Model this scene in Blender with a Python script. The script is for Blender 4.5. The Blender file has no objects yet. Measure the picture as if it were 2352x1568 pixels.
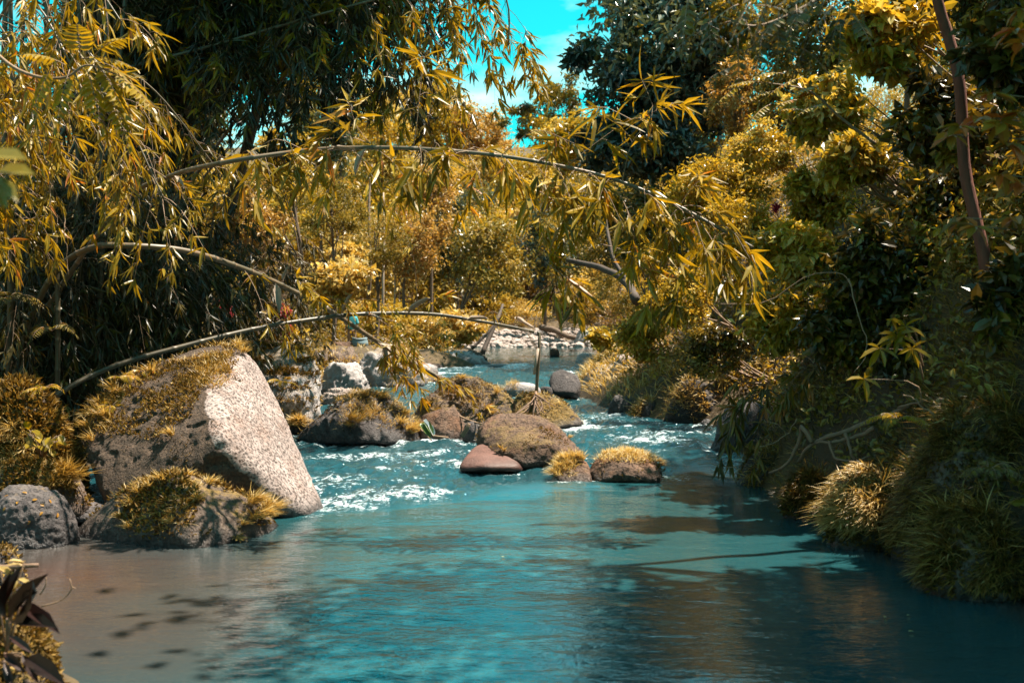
import bpy, bmesh, math
import numpy as np
from mathutils import Vector, Matrix

rng = np.random.default_rng(11)
scene = bpy.context.scene
COL = scene.collection
A = np.array

# ------------------------------------------------------------------ camera, sky, sun, exposure
F = 40 / 36 * 2352            # focal length in units of a 2352 px wide picture
CX, CY, CAMZ = 1176, 784, 2.5
TH = math.atan(72 / F)
cam = bpy.data.cameras.new('camera')
cam.lens, cam.sensor_width = 40, 36
cam.clip_start, cam.clip_end = 0.1, 1200
cam.dof.use_dof = True
cam.dof.focus_distance = 17.0
cam.dof.aperture_fstop = 1.8
camo = bpy.data.objects.new('camera', cam)
COL.objects.link(camo)
camo.location = (0, 0, CAMZ)
camo.rotation_euler = (math.pi / 2 - TH, 0, 0)
scene.camera = camo

SUN = A([0.42, 0.12, 0.90]); SUN = SUN / np.linalg.norm(SUN)
sun = bpy.data.lights.new('sun', 'SUN')
sun.energy, sun.angle, sun.color = 5.0, math.radians(0.55), (1.0, 0.90, 0.76)
suno = bpy.data.objects.new('sun', sun)
COL.objects.link(suno)
suno.rotation_euler = Vector(-SUN).to_track_quat('-Z', 'Y').to_euler()

world = bpy.data.worlds.new('World')
scene.world = world
world.use_nodes = True
wn, wl = world.node_tree.nodes, world.node_tree.links
wn.clear()
sky = wn.new('ShaderNodeTexSky')
sky.sky_type = 'NISHITA'
sky.sun_disc = False
sky.sun_elevation = math.asin(SUN[2])
sky.sun_rotation = math.atan2(SUN[0], SUN[1])
sky.air_density, sky.dust_density, sky.ozone_density = 1.0, 0.3, 3.0
tint = wn.new('ShaderNodeMix'); tint.data_type = 'RGBA'; tint.blend_type = 'MULTIPLY'
tint.inputs[0].default_value = 1.0
tint.inputs[7].default_value = (0.06, 1.45, 1.03, 1)
wl.new(sky.outputs[0], tint.inputs[6])
tc = wn.new('ShaderNodeTexCoord')
mp = wn.new('ShaderNodeMapping'); mp.inputs['Scale'].default_value = (1.0, 1.0, 2.6); mp.inputs['Location'].default_value = (0.30, 0.1, 0.05)
cn = wn.new('ShaderNodeTexNoise'); cn.inputs['Scale'].default_value = 5.5; cn.inputs['Detail'].default_value = 6; cn.inputs['Roughness'].default_value = 0.55
cr = wn.new('ShaderNodeValToRGB'); cr.color_ramp.elements[0].position = 0.47; cr.color_ramp.elements[1].position = 0.95
cm = wn.new('ShaderNodeMix'); cm.data_type = 'RGBA'
cm.inputs[7].default_value = (12.5, 11.0, 9.6, 1)
wl.new(tc.outputs['Generated'], mp.inputs['Vector']); wl.new(mp.outputs[0], cn.inputs['Vector'])
wl.new(cn.outputs[0], cr.inputs[0]); wl.new(cr.outputs[0], cm.inputs[0])
wl.new(tint.outputs[2], cm.inputs[6])
bg = wn.new('ShaderNodeBackground'); bg.inputs['Strength'].default_value = 0.060
wo = wn.new('ShaderNodeOutputWorld')
wl.new(cm.outputs[2], bg.inputs[0]); wl.new(bg.outputs[0], wo.inputs[0])

scene.view_settings.view_transform = 'Standard'
scene.view_settings.look = 'None'
scene.view_settings.gamma = 1.0
scene.view_settings.use_curve_mapping = False
scene.view_settings.exposure = 1.65
scene.render.engine = 'CYCLES'
cy = scene.cycles
cy.max_bounces, cy.diffuse_bounces, cy.glossy_bounces, cy.transmission_bounces, cy.transparent_max_bounces = 6, 3, 3, 4, 4
cy.use_denoising = True
cy.caustics_reflective = False
cy.caustics_refractive = False
cy.sample_clamp_indirect = 6.0

# ------------------------------------------------------------------ geometry helpers
def nrm(v):
    v = np.asarray(v, float)
    return v / np.maximum(np.linalg.norm(v, axis=-1, keepdims=True), 1e-9)

def P(u, v, d):
    a, b = (u - CX) / F, (CY - v) / F
    y = math.cos(TH) + b * math.sin(TH); z = -math.sin(TH) + b * math.cos(TH)
    return A([a * d / y, d, CAMZ + z * d / y])

def wz(y):
    return np.interp(y, [14.5, 25, 38, 42], [0, .2, .38, .5])

def G(u, v, dz=0.0):
    d = 12.0
    for _ in range(60):
        b = (CY - v) / F
        y = math.cos(TH) + b * math.sin(TH); z = -math.sin(TH) + b * math.cos(TH)
        d = 0.5 * d + 0.5 * (CAMZ - wz(d) - dz) / max(-z / y, 1e-3)
    return P(u, v, d)

def proj(Q):
    x, y, z = Q[:, 0], Q[:, 1], Q[:, 2] - CAMZ
    fw = y * math.cos(TH) - z * math.sin(TH); up = y * math.sin(TH) + z * math.cos(TH)
    fw = np.maximum(fw, 0.1)
    return CX + F * x / fw, CY - F * up / fw, fw

def hash3(i, j, k):
    h = (i.astype(np.int64) * 374761393 + j.astype(np.int64) * 668265263 + k.astype(np.int64) * 2147483647) & 0xffffffff
    h = ((h ^ (h >> 13)) * 1274126177) & 0xffffffff
    return ((h ^ (h >> 16)) & 0xffff) / 65535.0

def vnoise(p):
    i = np.floor(p); f = p - i; f = f * f * (3 - 2 * f); i = i.astype(int)
    out = 0
    for a in (0, 1):
        for b in (0, 1):
            for c in (0, 1):
                w = (f[:, 0] if a else 1 - f[:, 0]) * (f[:, 1] if b else 1 - f[:, 1]) * (f[:, 2] if c else 1 - f[:, 2])
                out = out + w * hash3(i[:, 0] + a, i[:, 1] + b, i[:, 2] + c)
    return out * 2 - 1

def fbm(p, octv=4, gain=0.5, ridge=False):
    p = np.asarray(p, float); s = 0; a = 1.0; t = 0
    for o in range(octv):
        n = vnoise(p * 2.03 ** o + 17.3 * o)
        if ridge: n = 1 - 2 * np.abs(n)
        s = s + a * n; t += a; a *= gain
    return s / t

def mesh_np(name, V, Fc, mat, smooth=False, tint=None, extra=None):
    me = bpy.data.meshes.new(name)
    V = np.asarray(V, np.float32); Fc = np.asarray(Fc, np.int32); k = Fc.shape[1]
    me.vertices.add(len(V)); me.vertices.foreach_set('co', V.ravel())
    me.loops.add(Fc.size); me.loops.foreach_set('vertex_index', Fc.ravel())
    me.polygons.add(len(Fc)); me.polygons.foreach_set('loop_start', np.arange(len(Fc), dtype=np.int32) * k)
    me.update(calc_edges=True)
    me.polygons.foreach_set('use_smooth', np.full(len(Fc), smooth))
    at = dict(extra or {})
    if tint is not None: at['tint'] = tint
    for n, d in at.items():
        a = me.attributes.new(n, 'FLOAT', 'POINT'); a.data.foreach_set('value', np.asarray(d, np.float32))
    if mat: me.materials.append(mat)
    return me

def tag(o, label=None, cat=None, group=None, kind=None):
    if label: o['label'] = label
    if cat: o['category'] = cat
    if group: o['group'] = group
    if kind: o['kind'] = kind
    return o

def thing(name, loc, label, cat, group=None):
    o = bpy.data.objects.new(name, None); COL.objects.link(o)
    o.empty_display_size = 0.2
    o.location = tuple(float(c) for c in loc)
    return tag(o, label, cat, group)

def put(name, me, parent=None, kind=None):
    """link a mesh whose vertices are in world coordinates; a child is shifted into its parent's space"""
    o = bpy.data.objects.new(name, me); COL.objects.link(o)
    if parent is not None:
        me.transform(Matrix.Translation(-Vector(parent.location)))
        o.parent = parent
    if kind: o['kind'] = kind
    return o

def rebase(o, base):
    """give a top-level mesh its own origin"""
    o.data.transform(Matrix.Translation(-Vector(base))); o.location = base
    return o

def spline(pts, n):
    pts = np.asarray(pts, float); m = len(pts)
    q = np.vstack([2 * pts[0] - pts[1], pts, 2 * pts[-1] - pts[-2]])
    out = []
    for t in np.linspace(0, m - 1, n):
        i = min(int(t), m - 2); f = t - i
        p0, p1, p2, p3 = q[i], q[i + 1], q[i + 2], q[i + 3]
        out.append(0.5 * (2 * p1 + (p2 - p0) * f + (2 * p0 - 5 * p1 + 4 * p2 - p3) * f * f + (3 * p1 - p0 - 3 * p2 + p3) * f ** 3))
    return A(out)

class MB:
    def __init__(self): self.v, self.f, self.t, self.n = [], [], [], 0
    def add(self, V, Fc, t=0.5):
        V = np.asarray(V, float); Fc = np.asarray(Fc, int)
        if Fc.shape[1] == 4: Fc = np.vstack([Fc[:, [0, 1, 2]], Fc[:, [0, 2, 3]]])
        self.v.append(V); self.f.append(Fc + self.n); self.n += len(V)
        self.t.append(np.full(len(V), t) if np.isscalar(t) else np.asarray(t))
    def tube(self, path, rad, sides=6, t=0.5, cap=True):
        path = np.asarray(path, float); n = len(path)
        rad = np.full(n, rad) if np.isscalar(rad) else np.asarray(rad)
        T = nrm(np.gradient(path, axis=0))
        ref = A([0, 0, 1.0]) if abs(T[0][2]) < 0.9 else A([1.0, 0, 0])
        U = nrm(np.cross(T[0], ref)); fr = []
        for i in range(n):
            U = nrm(U - T[i] * (U @ T[i])); fr.append((U, np.cross(T[i], U)))
        a = np.linspace(0, 2 * math.pi, sides, endpoint=False)
        V = np.vstack([path[i] + rad[i] * (np.cos(a)[:, None] * fr[i][0] + np.sin(a)[:, None] * fr[i][1]) for i in range(n)])
        V = np.vstack([V, path[0], path[-1]])
        i = np.arange(n - 1)[:, None] * sides; j = np.arange(sides); j2 = (j + 1) % sides
        q = np.stack([i + j, i + j2, i + sides + j2, i + sides + j], -1).reshape(-1, 4)
        tri = np.vstack([q[:, [0, 1, 2]], q[:, [0, 2, 3]]])
        c0, c1 = n * sides, n * sides + 1
        caps = np.vstack([np.stack([np.full(sides, c0), j2, j], -1), np.stack([np.full(sides, c1), (n - 1) * sides + j, (n - 1) * sides + j2], -1)])
        self.add(V, np.vstack([tri, caps]) if cap else tri, t)
    def mesh(self, name, mat, smooth=True):
        return mesh_np(name, np.vstack(self.v), np.vstack(self.f), mat, smooth, np.concatenate(self.t))
    def build(self, name, mat, parent=None, smooth=True, kind=None):
        if not self.v: return None
        return put(name, self.mesh(name, mat, smooth), parent, kind)

# ------------------------------------------------------------------ materials
def new_mat(name):
    m = bpy.data.materials.new(name); m.use_nodes = True
    nt = m.node_tree; nt.nodes.clear()
    out = nt.nodes.new('ShaderNodeOutputMaterial')
    return m, nt, out

class NT:
    def __init__(self, nt): self.nt = nt
    def n(self, typ, **kw):
        nd = self.nt.nodes.new('ShaderNode' + typ)
        for k, v in kw.items():
            if k.startswith('_'): setattr(nd, k[1:], v)
        for k, v in kw.items():
            if k.startswith('_'): continue
            s = nd.inputs[int(k[1:])] if k[0] == 'i' and k[1:].isdigit() else nd.inputs[k.replace('__', ' ')]
            if isinstance(v, bpy.types.NodeSocket): self.nt.links.new(v, s)
            else: s.default_value = v
        return nd
    def ramp(self, fac, stops):
        r = self.n('ValToRGB'); e = r.color_ramp.elements
        while len(e) < len(stops): e.new(0.5)
        for el, (p, c) in zip(e, stops):
            el.position = p; el.color = (*c, 1) if len(c) == 3 else c
        self.nt.links.new(fac, r.inputs[0]); return r.outputs[0]
    def mix(self, fac, a, b, mode='MIX'):
        m = self.n('Mix', _data_type='RGBA', _blend_type=mode, i0=fac)
        for s, v in ((6, a), (7, b)):
            if isinstance(v, bpy.types.NodeSocket): self.nt.links.new(v, m.inputs[s])
            else: m.inputs[s].default_value = (*v, 1)
        return m.outputs[2]
    def math(self, op, a, b=0.5, clamp=False):
        return self.n('Math', _operation=op, _use_clamp=clamp, i0=a, i1=b).outputs[0]
    def attr(self, name): return self.n('Attribute', _attribute_name=name).outputs['Fac']
    def noise(self, vec, scale, detail=4, rough=0.55, dist=0.0):
        return self.n('TexNoise', Vector=vec, Scale=scale, Detail=detail, Roughness=rough, Distortion=dist).outputs[0]
    def link(self, a, b): self.nt.links.new(a, b)

def leaf_mat(name, stops, trans=0.42, rough=0.38, spec=0.5, warm=(1.25, 1.0, 0.5)):
    m, nt, out = new_mat(name); t = NT(nt)
    at = t.attr('tint')
    pos = t.n('NewGeometry').outputs['Position']
    nz = t.noise(pos, 1.3, 3)
    f = t.math('ADD', at, t.math('MULTIPLY', t.math('SUBTRACT', nz, 0.5), 0.5), True)
    c = t.ramp(f, stops)
    p = t.n('BsdfPrincipled', Base__Color=c, Roughness=rough)
    p.inputs['Specular IOR Level'].default_value = spec
    tr = t.n('BsdfTranslucent', Color=t.mix(1.0, c, warm, 'MULTIPLY'))
    mx = t.n('MixShader', i0=trans, i1=p.outputs[0], i2=tr.outputs[0])
    t.link(mx.outputs[0], out.inputs[0]); return m

M = {}
M['bamboo_leaf'] = leaf_mat('bamboo_leaf', [(0, (.09, .065, .008)), (.45, (.25, .170, .008)), (.86, (.42, .270, .012)), (.95, (.42, .13, .012)), (1, (.30, .20, .09))], .45)
M['shade_toned_bamboo_leaf'] = leaf_mat('shade_toned_bamboo_leaf', [(0, (.020, .018, .008)), (.5, (.060, .045, .008)), (.9, (.20, .14, .012)), (1, (.28, .10, .012))], 0.3)  # bamboo leaf darkened; the grove's shade is put into its colour
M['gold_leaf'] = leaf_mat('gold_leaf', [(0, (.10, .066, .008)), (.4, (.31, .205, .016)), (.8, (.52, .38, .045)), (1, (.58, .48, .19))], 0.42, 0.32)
M['pale_leaf'] = leaf_mat('pale_leaf', [(0, (.18, .12, .025)), (.4, (.42, .29, .065)), (.8, (.60, .45, .15)), (1, (.66, .56, .30))], 0.42)
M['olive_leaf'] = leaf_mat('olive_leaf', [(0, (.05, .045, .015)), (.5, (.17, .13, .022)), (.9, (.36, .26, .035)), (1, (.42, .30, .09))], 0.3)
M['orange_leaf'] = leaf_mat('orange_leaf', [(0, (.17, .09, .02)), (.5, (.40, .24, .06)), (.8, (.52, .35, .11)), (1, (.56, .42, .2))], 0.42)
M['teal_leaf'] = leaf_mat('teal_leaf', [(0, (.02, .04, .036)), (.5, (.06, .085, .062)), (.8, (.13, .13, .05)), (1, (.36, .24, .02))], 0.3, 0.28, 0.9)
M['crimson_leaf'] = leaf_mat('crimson_leaf', [(0, (.06, .005, .01)), (.5, (.22, .012, .03)), (1, (.42, .04, .06))], 0.35)
M['maroon_leaf'] = leaf_mat('maroon_leaf', [(0, (.012, .007, .006)), (.6, (.035, .010, .007)), (1, (.08, .025, .010))], 0.08, 0.3)
M['copper_leaf'] = leaf_mat('copper_leaf', [(0, (.16, .10, .012)), (.5, (.34, .19, .02)), (.75, (.50, .17, .02)), (1, (.5, .10, .02))], 0.38)
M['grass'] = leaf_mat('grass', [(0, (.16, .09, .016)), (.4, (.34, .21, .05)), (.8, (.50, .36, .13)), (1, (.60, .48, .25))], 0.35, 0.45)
M['bank_grass'] = leaf_mat('bank_grass', [(0, (.035, .021, .006)), (.4, (.14, .078, .014)), (.8, (.36, .225, .05)), (1, (.54, .40, .17))], .3, .45)  # darker grass; the bank's shade is put into its colour
M['shade_toned_leaf'] = leaf_mat('shade_toned_leaf', [(0, (.025, .02, .008)), (.5, (.085, .060, .010)), (.85, (.26, .175, .015)), (1, (.34, .24, .05))], .3, .3)  # darkened copy of olive_leaf with the bank's shade in its colour
M['moss'] = leaf_mat('moss', [(0, (.045, .028, .010)), (.5, (.15, .085, .018)), (.9, (.30, .18, .035)), (1, (.40, .27, .09))], 0.25, 0.6, 0.2)
M['undergrowth'] = leaf_mat('undergrowth', [(0, (.07, .045, .010)), (.4, (.20, .12, .018)), (.8, (.36, .22, .04)), (1, (.45, .32, .10))], 0.3)

def bark_mat(name, c1, c2, scale=6, rough=0.8, stretch=4):
    m, nt, out = new_mat(name); t = NT(nt)
    pos = t.n('NewGeometry').outputs['Position']
    mp = t.n('Mapping', Vector=pos, Scale=(stretch, stretch, 1)).outputs[0]
    n1 = t.noise(mp, scale, 6, 0.65); n2 = t.noise(pos, 1.7, 3)
    c = t.mix(n2, t.ramp(n1, [(.3, c1), (.7, c2)]), tuple(0.6 * x for x in c2))
    b = t.n('Bump', Strength=0.6, Distance=0.02, Height=n1)
    p = t.n('BsdfPrincipled', Base__Color=c, Roughness=rough, Normal=b.outputs[0])
    t.link(p.outputs[0], out.inputs[0]); return m

M['bark'] = bark_mat('bark', (.05, .032, .022), (.20, .13, .085))
M['dark_bark'] = bark_mat('dark_bark', (.02, .014, .010), (.10, .065, .045))
M['red_bark'] = bark_mat('red_bark', (.06, .018, .010), (.22, .065, .035))
M['twig'] = bark_mat('twig', (.14, .08, .045), (.34, .21, .12), 20, 0.7, 1)
M['pale_wood'] = bark_mat('pale_wood', (.28, .19, .13), (.48, .36, .27), 14, 0.7, 1)
M['root'] = bark_mat('root', (.09, .05, .03), (.26, .15, .09), 12, 0.7, 1)

def culm_mat():
    m, nt, out = new_mat('bamboo_culm'); t = NT(nt)
    at = t.attr('tint'); pos = t.n('NewGeometry').outputs['Position']
    n1 = t.noise(pos, 9, 4); n2 = t.noise(pos, 2.0, 3)
    c = t.ramp(t.math('ADD', at, t.math('MULTIPLY', t.math('SUBTRACT', n2, .5), .9), True),
               [(0, (.045, .04, .022)), (.4, (.11, .085, .045)), (.7, (.24, .15, .085)), (1, (.34, .26, .18))])
    c = t.mix(t.math('MULTIPLY', n1, .5), c, (.05, .03, .02))
    p = t.n('BsdfPrincipled', Base__Color=c, Roughness=0.45)
    t.link(p.outputs[0], out.inputs[0]); return m
M['culm'] = culm_mat()

def rock_mat(name, dark, mid, light, speck=0.5, moss=0.5, bump=0.5, scale=1.0, mosscol=((.05, .03, .010), (.24, .15, .035)), rust=0.0):
    m, nt, out = new_mat(name); t = NT(nt)
    geo = t.n('NewGeometry'); pos = geo.outputs['Position']
    big = t.noise(pos, 1.1 * scale, 5, 0.6); med = t.noise(pos, 6 * scale, 6, 0.65); fine = t.noise(pos, 34 * scale, 4, 0.7)
    vor = t.n('TexVoronoi', Vector=pos, Scale=26 * scale, Randomness=1.0).outputs['Distance']
    c = t.ramp(t.math('ADD', t.math('MULTIPLY', big, .55), t.math('MULTIPLY', med, .45)), [(.3, dark), (.5, mid), (.68, light)])
    pits = t.ramp(t.math('ADD', t.math('MULTIPLY', fine, .7), t.math('MULTIPLY', vor, .4)), [(.38, (0, 0, 0)), (.56, (1, 1, 1))])
    c = t.mix(t.math('MULTIPLY', t.math('SUBTRACT', 1.0, pits), speck), c, tuple(x * .25 for x in dark))
    if rust:
        rn = t.ramp(t.noise(pos, 2.3 * scale, 5, .7), [(.5, (0, 0, 0)), (.72, (1, 1, 1))])
        c = t.mix(t.math('MULTIPLY', rn, rust), c, (.26, .10, .035))
    ms = t.attr('moss')
    mn = t.noise(pos, 30, 4, .7)
    mc = t.ramp(mn, [(.3, mosscol[0]), (.7, mosscol[1])])
    mf = t.ramp(t.math('ADD', t.math('MULTIPLY', ms, 1.0), t.math('MULTIPLY', t.math('SUBTRACT', med, .5), .9)), [(.45, (0, 0, 0)), (.6, (1, 1, 1))])
    mf = t.math('MULTIPLY', mf, moss)
    c = t.mix(mf, c, mc)
    wet = t.attr('wet')
    c = t.mix(t.math('MULTIPLY', wet, .85), c, (.012, .011, .012))
    h = t.math('ADD', t.math('MULTIPLY', med, .8), t.math('ADD', t.math('MULTIPLY', fine, .35), t.math('MULTIPLY', pits, .25)))
    b = t.n('Bump', Strength=bump, Distance=0.05 / scale, Height=h)
    p = t.n('BsdfPrincipled', Base__Color=c, Normal=b.outputs[0])
    p.inputs['Specular IOR Level'].default_value = 0.4
    t.link(t.math('SUBTRACT', .85, t.math('MULTIPLY', wet, .6)), p.inputs['Roughness'])
    t.link(p.outputs[0], out.inputs[0]); return m

M['pale_rock'] = rock_mat('pale_rock', (.16, .115, .095), (.40, .32, .28), (.58, .50, .45), .8, .8, .8)
M['wedge_rock'] = rock_mat('wedge_rock', (.16, .115, .095), (.31, .245, .222), (.47, .385, .35), .9, .95, 1.0, mosscol=((.016, .010, .006), (.10, .058, .030)), rust=.3)  # moss tone darkened so the front face carries its shade
M['brown_rock'] = rock_mat('brown_rock', (.035, .024, .018), (.11, .075, .055), (.22, .155, .12), .5, 1.0, .8)
M['smooth_rock'] = rock_mat('smooth_rock', (.045, .026, .017), (.115, .066, .042), (.20, .125, .085), .5, .6, 1.0, rust=.45)
M['red_rock'] = rock_mat('red_rock', (.075, .034, .025), (.14, .066, .05), (.21, .11, .085), .2, .2, .35)
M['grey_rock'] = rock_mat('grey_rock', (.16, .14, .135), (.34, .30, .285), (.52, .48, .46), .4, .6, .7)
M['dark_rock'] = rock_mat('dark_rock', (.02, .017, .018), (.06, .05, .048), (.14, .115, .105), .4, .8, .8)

def ground_mat():
    m, nt, out = new_mat('forest_soil'); t = NT(nt)
    pos = t.n('NewGeometry').outputs['Position']
    a = t.noise(pos, .8, 6, .65); b = t.noise(pos, 9, 5, .7)
    c = t.ramp(a, [(.3, (.022, .016, .010)), (.5, (.085, .055, .022)), (.7, (.19, .125, .04))])
    c = t.mix(b, c, (.045, .028, .012))
    bp = t.n('Bump', Strength=.9, Distance=.08, Height=b)
    p = t.n('BsdfPrincipled', Base__Color=c, Roughness=.9, Normal=bp.outputs[0])
    t.link(p.outputs[0], out.inputs[0]); return m
M['soil'] = ground_mat()

def water_mat():
    m, nt, out = new_mat('river_water'); t = NT(nt)
    pos = t.n('NewGeometry').outputs['Position']
    turb = t.attr('turb'); foam_glint = t.attr('foam_glint'); shal = t.attr('shallow')
    mp = t.n('Mapping', Vector=pos, Rotation=(0, 0, .25), Scale=(1.0, 2.2, 1.0)).outputs[0]
    n1 = t.noise(mp, 2.2, 4, .55, .6); n2 = t.noise(mp, 7.5, 3, .55, .4); n3 = t.noise(pos, 22, 3, .6)
    mp2 = t.n('Mapping', Vector=pos, Scale=(1.0, 1.6, 1.0)).outputs[0]
    n4 = t.noise(mp2, 11, 5, .7)
    h = t.math('ADD', t.math('MULTIPLY', n1, .011), t.math('MULTIPLY', n2, .0042))
    h = t.math('ADD', h, t.math('MULTIPLY', turb, t.math('ADD', t.math('MULTIPLY', n4, .055), t.math('MULTIPLY', n3, .012))))
    b = t.n('Bump', Strength=1.0, Distance=1.0, Height=h)
    c = t.mix(shal, (.013, .060, .068), (.072, .033, .021))
    c = t.mix(turb, c, (.008, .050, .062))
    w = t.n('BsdfPrincipled', Base__Color=c, Roughness=.03, IOR=2.0, Normal=b.outputs[0])
    # white froth, plus sun glints painted as white streaks and drops
    mp3 = t.n('Mapping', Vector=pos, Scale=(.75, 1.1, 1.0)).outputs[0]
    v = t.n('TexVoronoi', Vector=mp3, Scale=24.0, Randomness=1.0).outputs['Distance']
    fn = t.noise(mp3, 6, 7, .68, .5); fn2 = t.noise(pos, 45, 3, .7)
    val = t.math('ADD', t.math('MULTIPLY', fn, .80), t.math('SUBTRACT', t.math('MULTIPLY', fn2, .30), t.math('MULTIPLY', v, .18)))
    fm = t.math('ADD', val, t.math('MULTIPLY', t.math('POWER', foam_glint, .5), .42))
    fac = t.ramp(fm, [(.785, (0, 0, 0)), (.93, (1, 1, 1))])
    fac = t.math('MULTIPLY', fac, t.math('MULTIPLY', foam_glint, 4.0, True))
    bf = t.n('Bump', Strength=.8, Distance=.03, Height=fn2)
    fo = t.n('BsdfPrincipled', Base__Color=(.80, .88, .90, 1), Roughness=.35, Normal=bf.outputs[0])
    mx = t.n('MixShader', i0=fac, i1=w.outputs[0], i2=fo.outputs[0])
    t.link(mx.outputs[0], out.inputs[0]); return m
M['water'] = water_mat()

def plain_mat(name, c, rough=.6, noise=.3):
    m, nt, out = new_mat(name); t = NT(nt)
    pos = t.n('NewGeometry').outputs['Position']
    n = t.noise(pos, 25, 4, .6)
    cc = t.mix(t.math('MULTIPLY', n, noise), c, tuple(.45 * x for x in c))
    p = t.n('BsdfPrincipled', Base__Color=cc, Roughness=rough)
    t.link(p.outputs[0], out.inputs[0]); return m

# ------------------------------------------------------------------ setting: ground and river
YL = [-20, 5, 7.6, 9, 11, 13, 16, 19, 21, 23, 26, 29.6, 33, 35, 40, 41, 46, 56, 61, 70, 300]
XL = [-3, -2.7, -2.9, -4.4, -5.9, -6.4, -6.6, -6.3, -5.6, -4.4, -5.0, -5.3, -4.1, -2.9, -2.9, -1.2, -1.9, -1.7, -2.6, -4, -4]
YR = [-20, 5, 9.85, 11.3, 13.7, 16.6, 19.4, 22.9, 25.2, 30.5, 39.8, 45, 59, 70, 300]
XR = [4.8, 4.8, 4.5, 4.05, 3.85, 3.45, 4.3, 4.15, 2.35, 1.65, 2.6, 3.4, 4.6, 5, 5]
def xl(y): return np.interp(y, YL, XL)
def xr(y): return np.interp(y, YR, XR)

def ground(x, y):
    x = np.asarray(x, float); y = np.asarray(y, float)
    l, r, e = xl(y) - x, x - xr(y), y - 61.5
    w = wz(y)
    hl = 0.40 * (1 - np.exp(-np.maximum(l, 0) / .8)) + .02 * l + .32 * np.maximum(l - 6.5, 0)
    near = np.clip((21 - y) / 4, 0, 1)
    k1 = .5 + 1.35 * near
    hr = 0.25 * (1 - np.exp(-np.maximum(r, 0) / .25)) + k1 * np.minimum(r, 1.7) + (1.0 + .2 * near) * np.clip(r - 1.7, 0, 5) + .5 * np.maximum(r - 6.7, 0)
    he = .05 * e + .13 * np.maximum(e - 16, 0)
    ins = np.maximum(np.maximum(l, r), e)
    h = np.maximum(np.maximum(np.where(l > 0, hl, -9), np.where(r > 0, hr, -9)), np.where(e > 0, he, -9))
    h = np.where(ins < 0, np.maximum(ins * .55, -.8), h)
    h = np.minimum(h, 60)
    q = np.stack([x, y, 0 * x], -1)
    n = fbm(q * .35, 4) * .35 + fbm(q * 1.6, 3) * .16 + fbm(q * 4.5, 3, .5, True) * .07 * (y < 45)
    return w + h + n * np.clip(ins * .8, 0, 1)

def grid_faces(nr, nc):
    i = np.arange(nr - 1)[:, None] * nc; j = np.arange(nc - 1)
    return np.stack([i + j, i + j + 1, i + nc + j + 1, i + nc + j], -1).reshape(-1, 4)

ys = np.concatenate([np.linspace(-20, 5, 14), 5 + np.geomspace(.15, 395, 300)])
s = np.linspace(-1, 1, 311); xs = np.sinh(s * 4.6) / np.sinh(4.6) * 260
X, Y = np.meshgrid(xs, ys)
Z = ground(X.ravel(), Y.ravel())
me = mesh_np('ground', np.stack([X.ravel(), Y.ravel(), Z], -1), grid_faces(len(ys), len(xs)), M['soil'], True)
tag(put('ground', me), 'dark forest soil of the river valley', kind='structure')

# rapids, froth and painted sun glints: patches given as (u, v, half width px, half height px, weight)
FOAM_GLINT = [(1190, 842, 150, 6, 1.0), (1330, 858, 60, 8, .6), (1030, 858, 90, 10, .5), (960, 905, 60, 14, .4), (1370, 948, 45, 12, .8),
        (1130, 890, 80, 12, .35), (860, 1045, 150, 22, .55), (980, 1015, 90, 14, .5), (1010, 1050, 60, 16, .7), (800, 1085, 140, 24, .45),
        (850, 1135, 130, 22, .7), (790, 1160, 70, 10, .8), (980, 1120, 80, 18, .5), (1150, 1066, 110, 8, .9), (1260, 1063, 80, 6, .7),
        (1320, 1108, 80, 9, .8), (1450, 1100, 90, 7, .75), (1540, 1088, 40, 16, .9), (1580, 1010, 160, 26, .55), (1450, 985, 140, 22, .5),
        (1690, 1032, 60, 16, 1.0), (1640, 1060, 60, 12, .5), (1500, 1050, 70, 16, .4), (1400, 1010, 80, 20, .4), (1660, 1075, 50, 14, .5),
        (700, 1182, 40, 4, .8), (1300, 1185, 10, 3, .2)]
ys = np.concatenate([np.linspace(-6, 4, 12)[:-1], np.geomspace(4.0, 72, 580)])
s = np.linspace(-1, 1, 270)
V = []
for y in ys:
    half = 8.5 if y > 14 else 7.5
    xx = s * half * (0.55 + 0.45 * np.abs(s)) - .6
    V.append(np.stack([xx, np.full_like(xx, y), np.zeros_like(xx)], -1))
V = np.vstack(V)
uu, vv, _ = proj(np.c_[V[:, :2], wz(V[:, 1])])
foam_glint = np.zeros(len(V))
EDGE = np.interp(uu, [500, 690, 760, 900, 1050, 1180, 1320, 1500, 1600, 1750], [1190, 1186, 1180, 1172, 1150, 1128, 1122, 1105, 1085, 1100])
turb = np.clip((EDGE - vv) / 26, 0, 1) * np.interp(V[:, 1], [14, 34, 43, 46], [1, .8, .7, .15])
for (u, v, a, b, k) in FOAM_GLINT:
    foam_glint += k * np.exp(-((uu - u) / a) ** 2 - ((vv - v) / b) ** 2)
foam_glint = np.where(V[:, 1] > 36, foam_glint, np.minimum(foam_glint, .36)) + .13 * turb
foam_glint = foam_glint * np.clip(.75 + 1.5 * fbm(np.c_[V[:, 0] * 1.1, V[:, 1] * 1.5, 0 * V[:, 0]] + 31, 3), .15, 1.35)
p3 = np.c_[V[:, 0], V[:, 1] * .8, 0 * V[:, 0]]
big = fbm(p3 * 1.6 + 3, 3); sm = fbm(p3 * 5.5 + 9, 3); ch = fbm(p3 * 13, 2)
z = wz(V[:, 1]) + turb * (.085 * big + .055 * sm + .028 * ch) + np.clip(foam_glint, 0, 1) * .05 * turb
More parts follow.
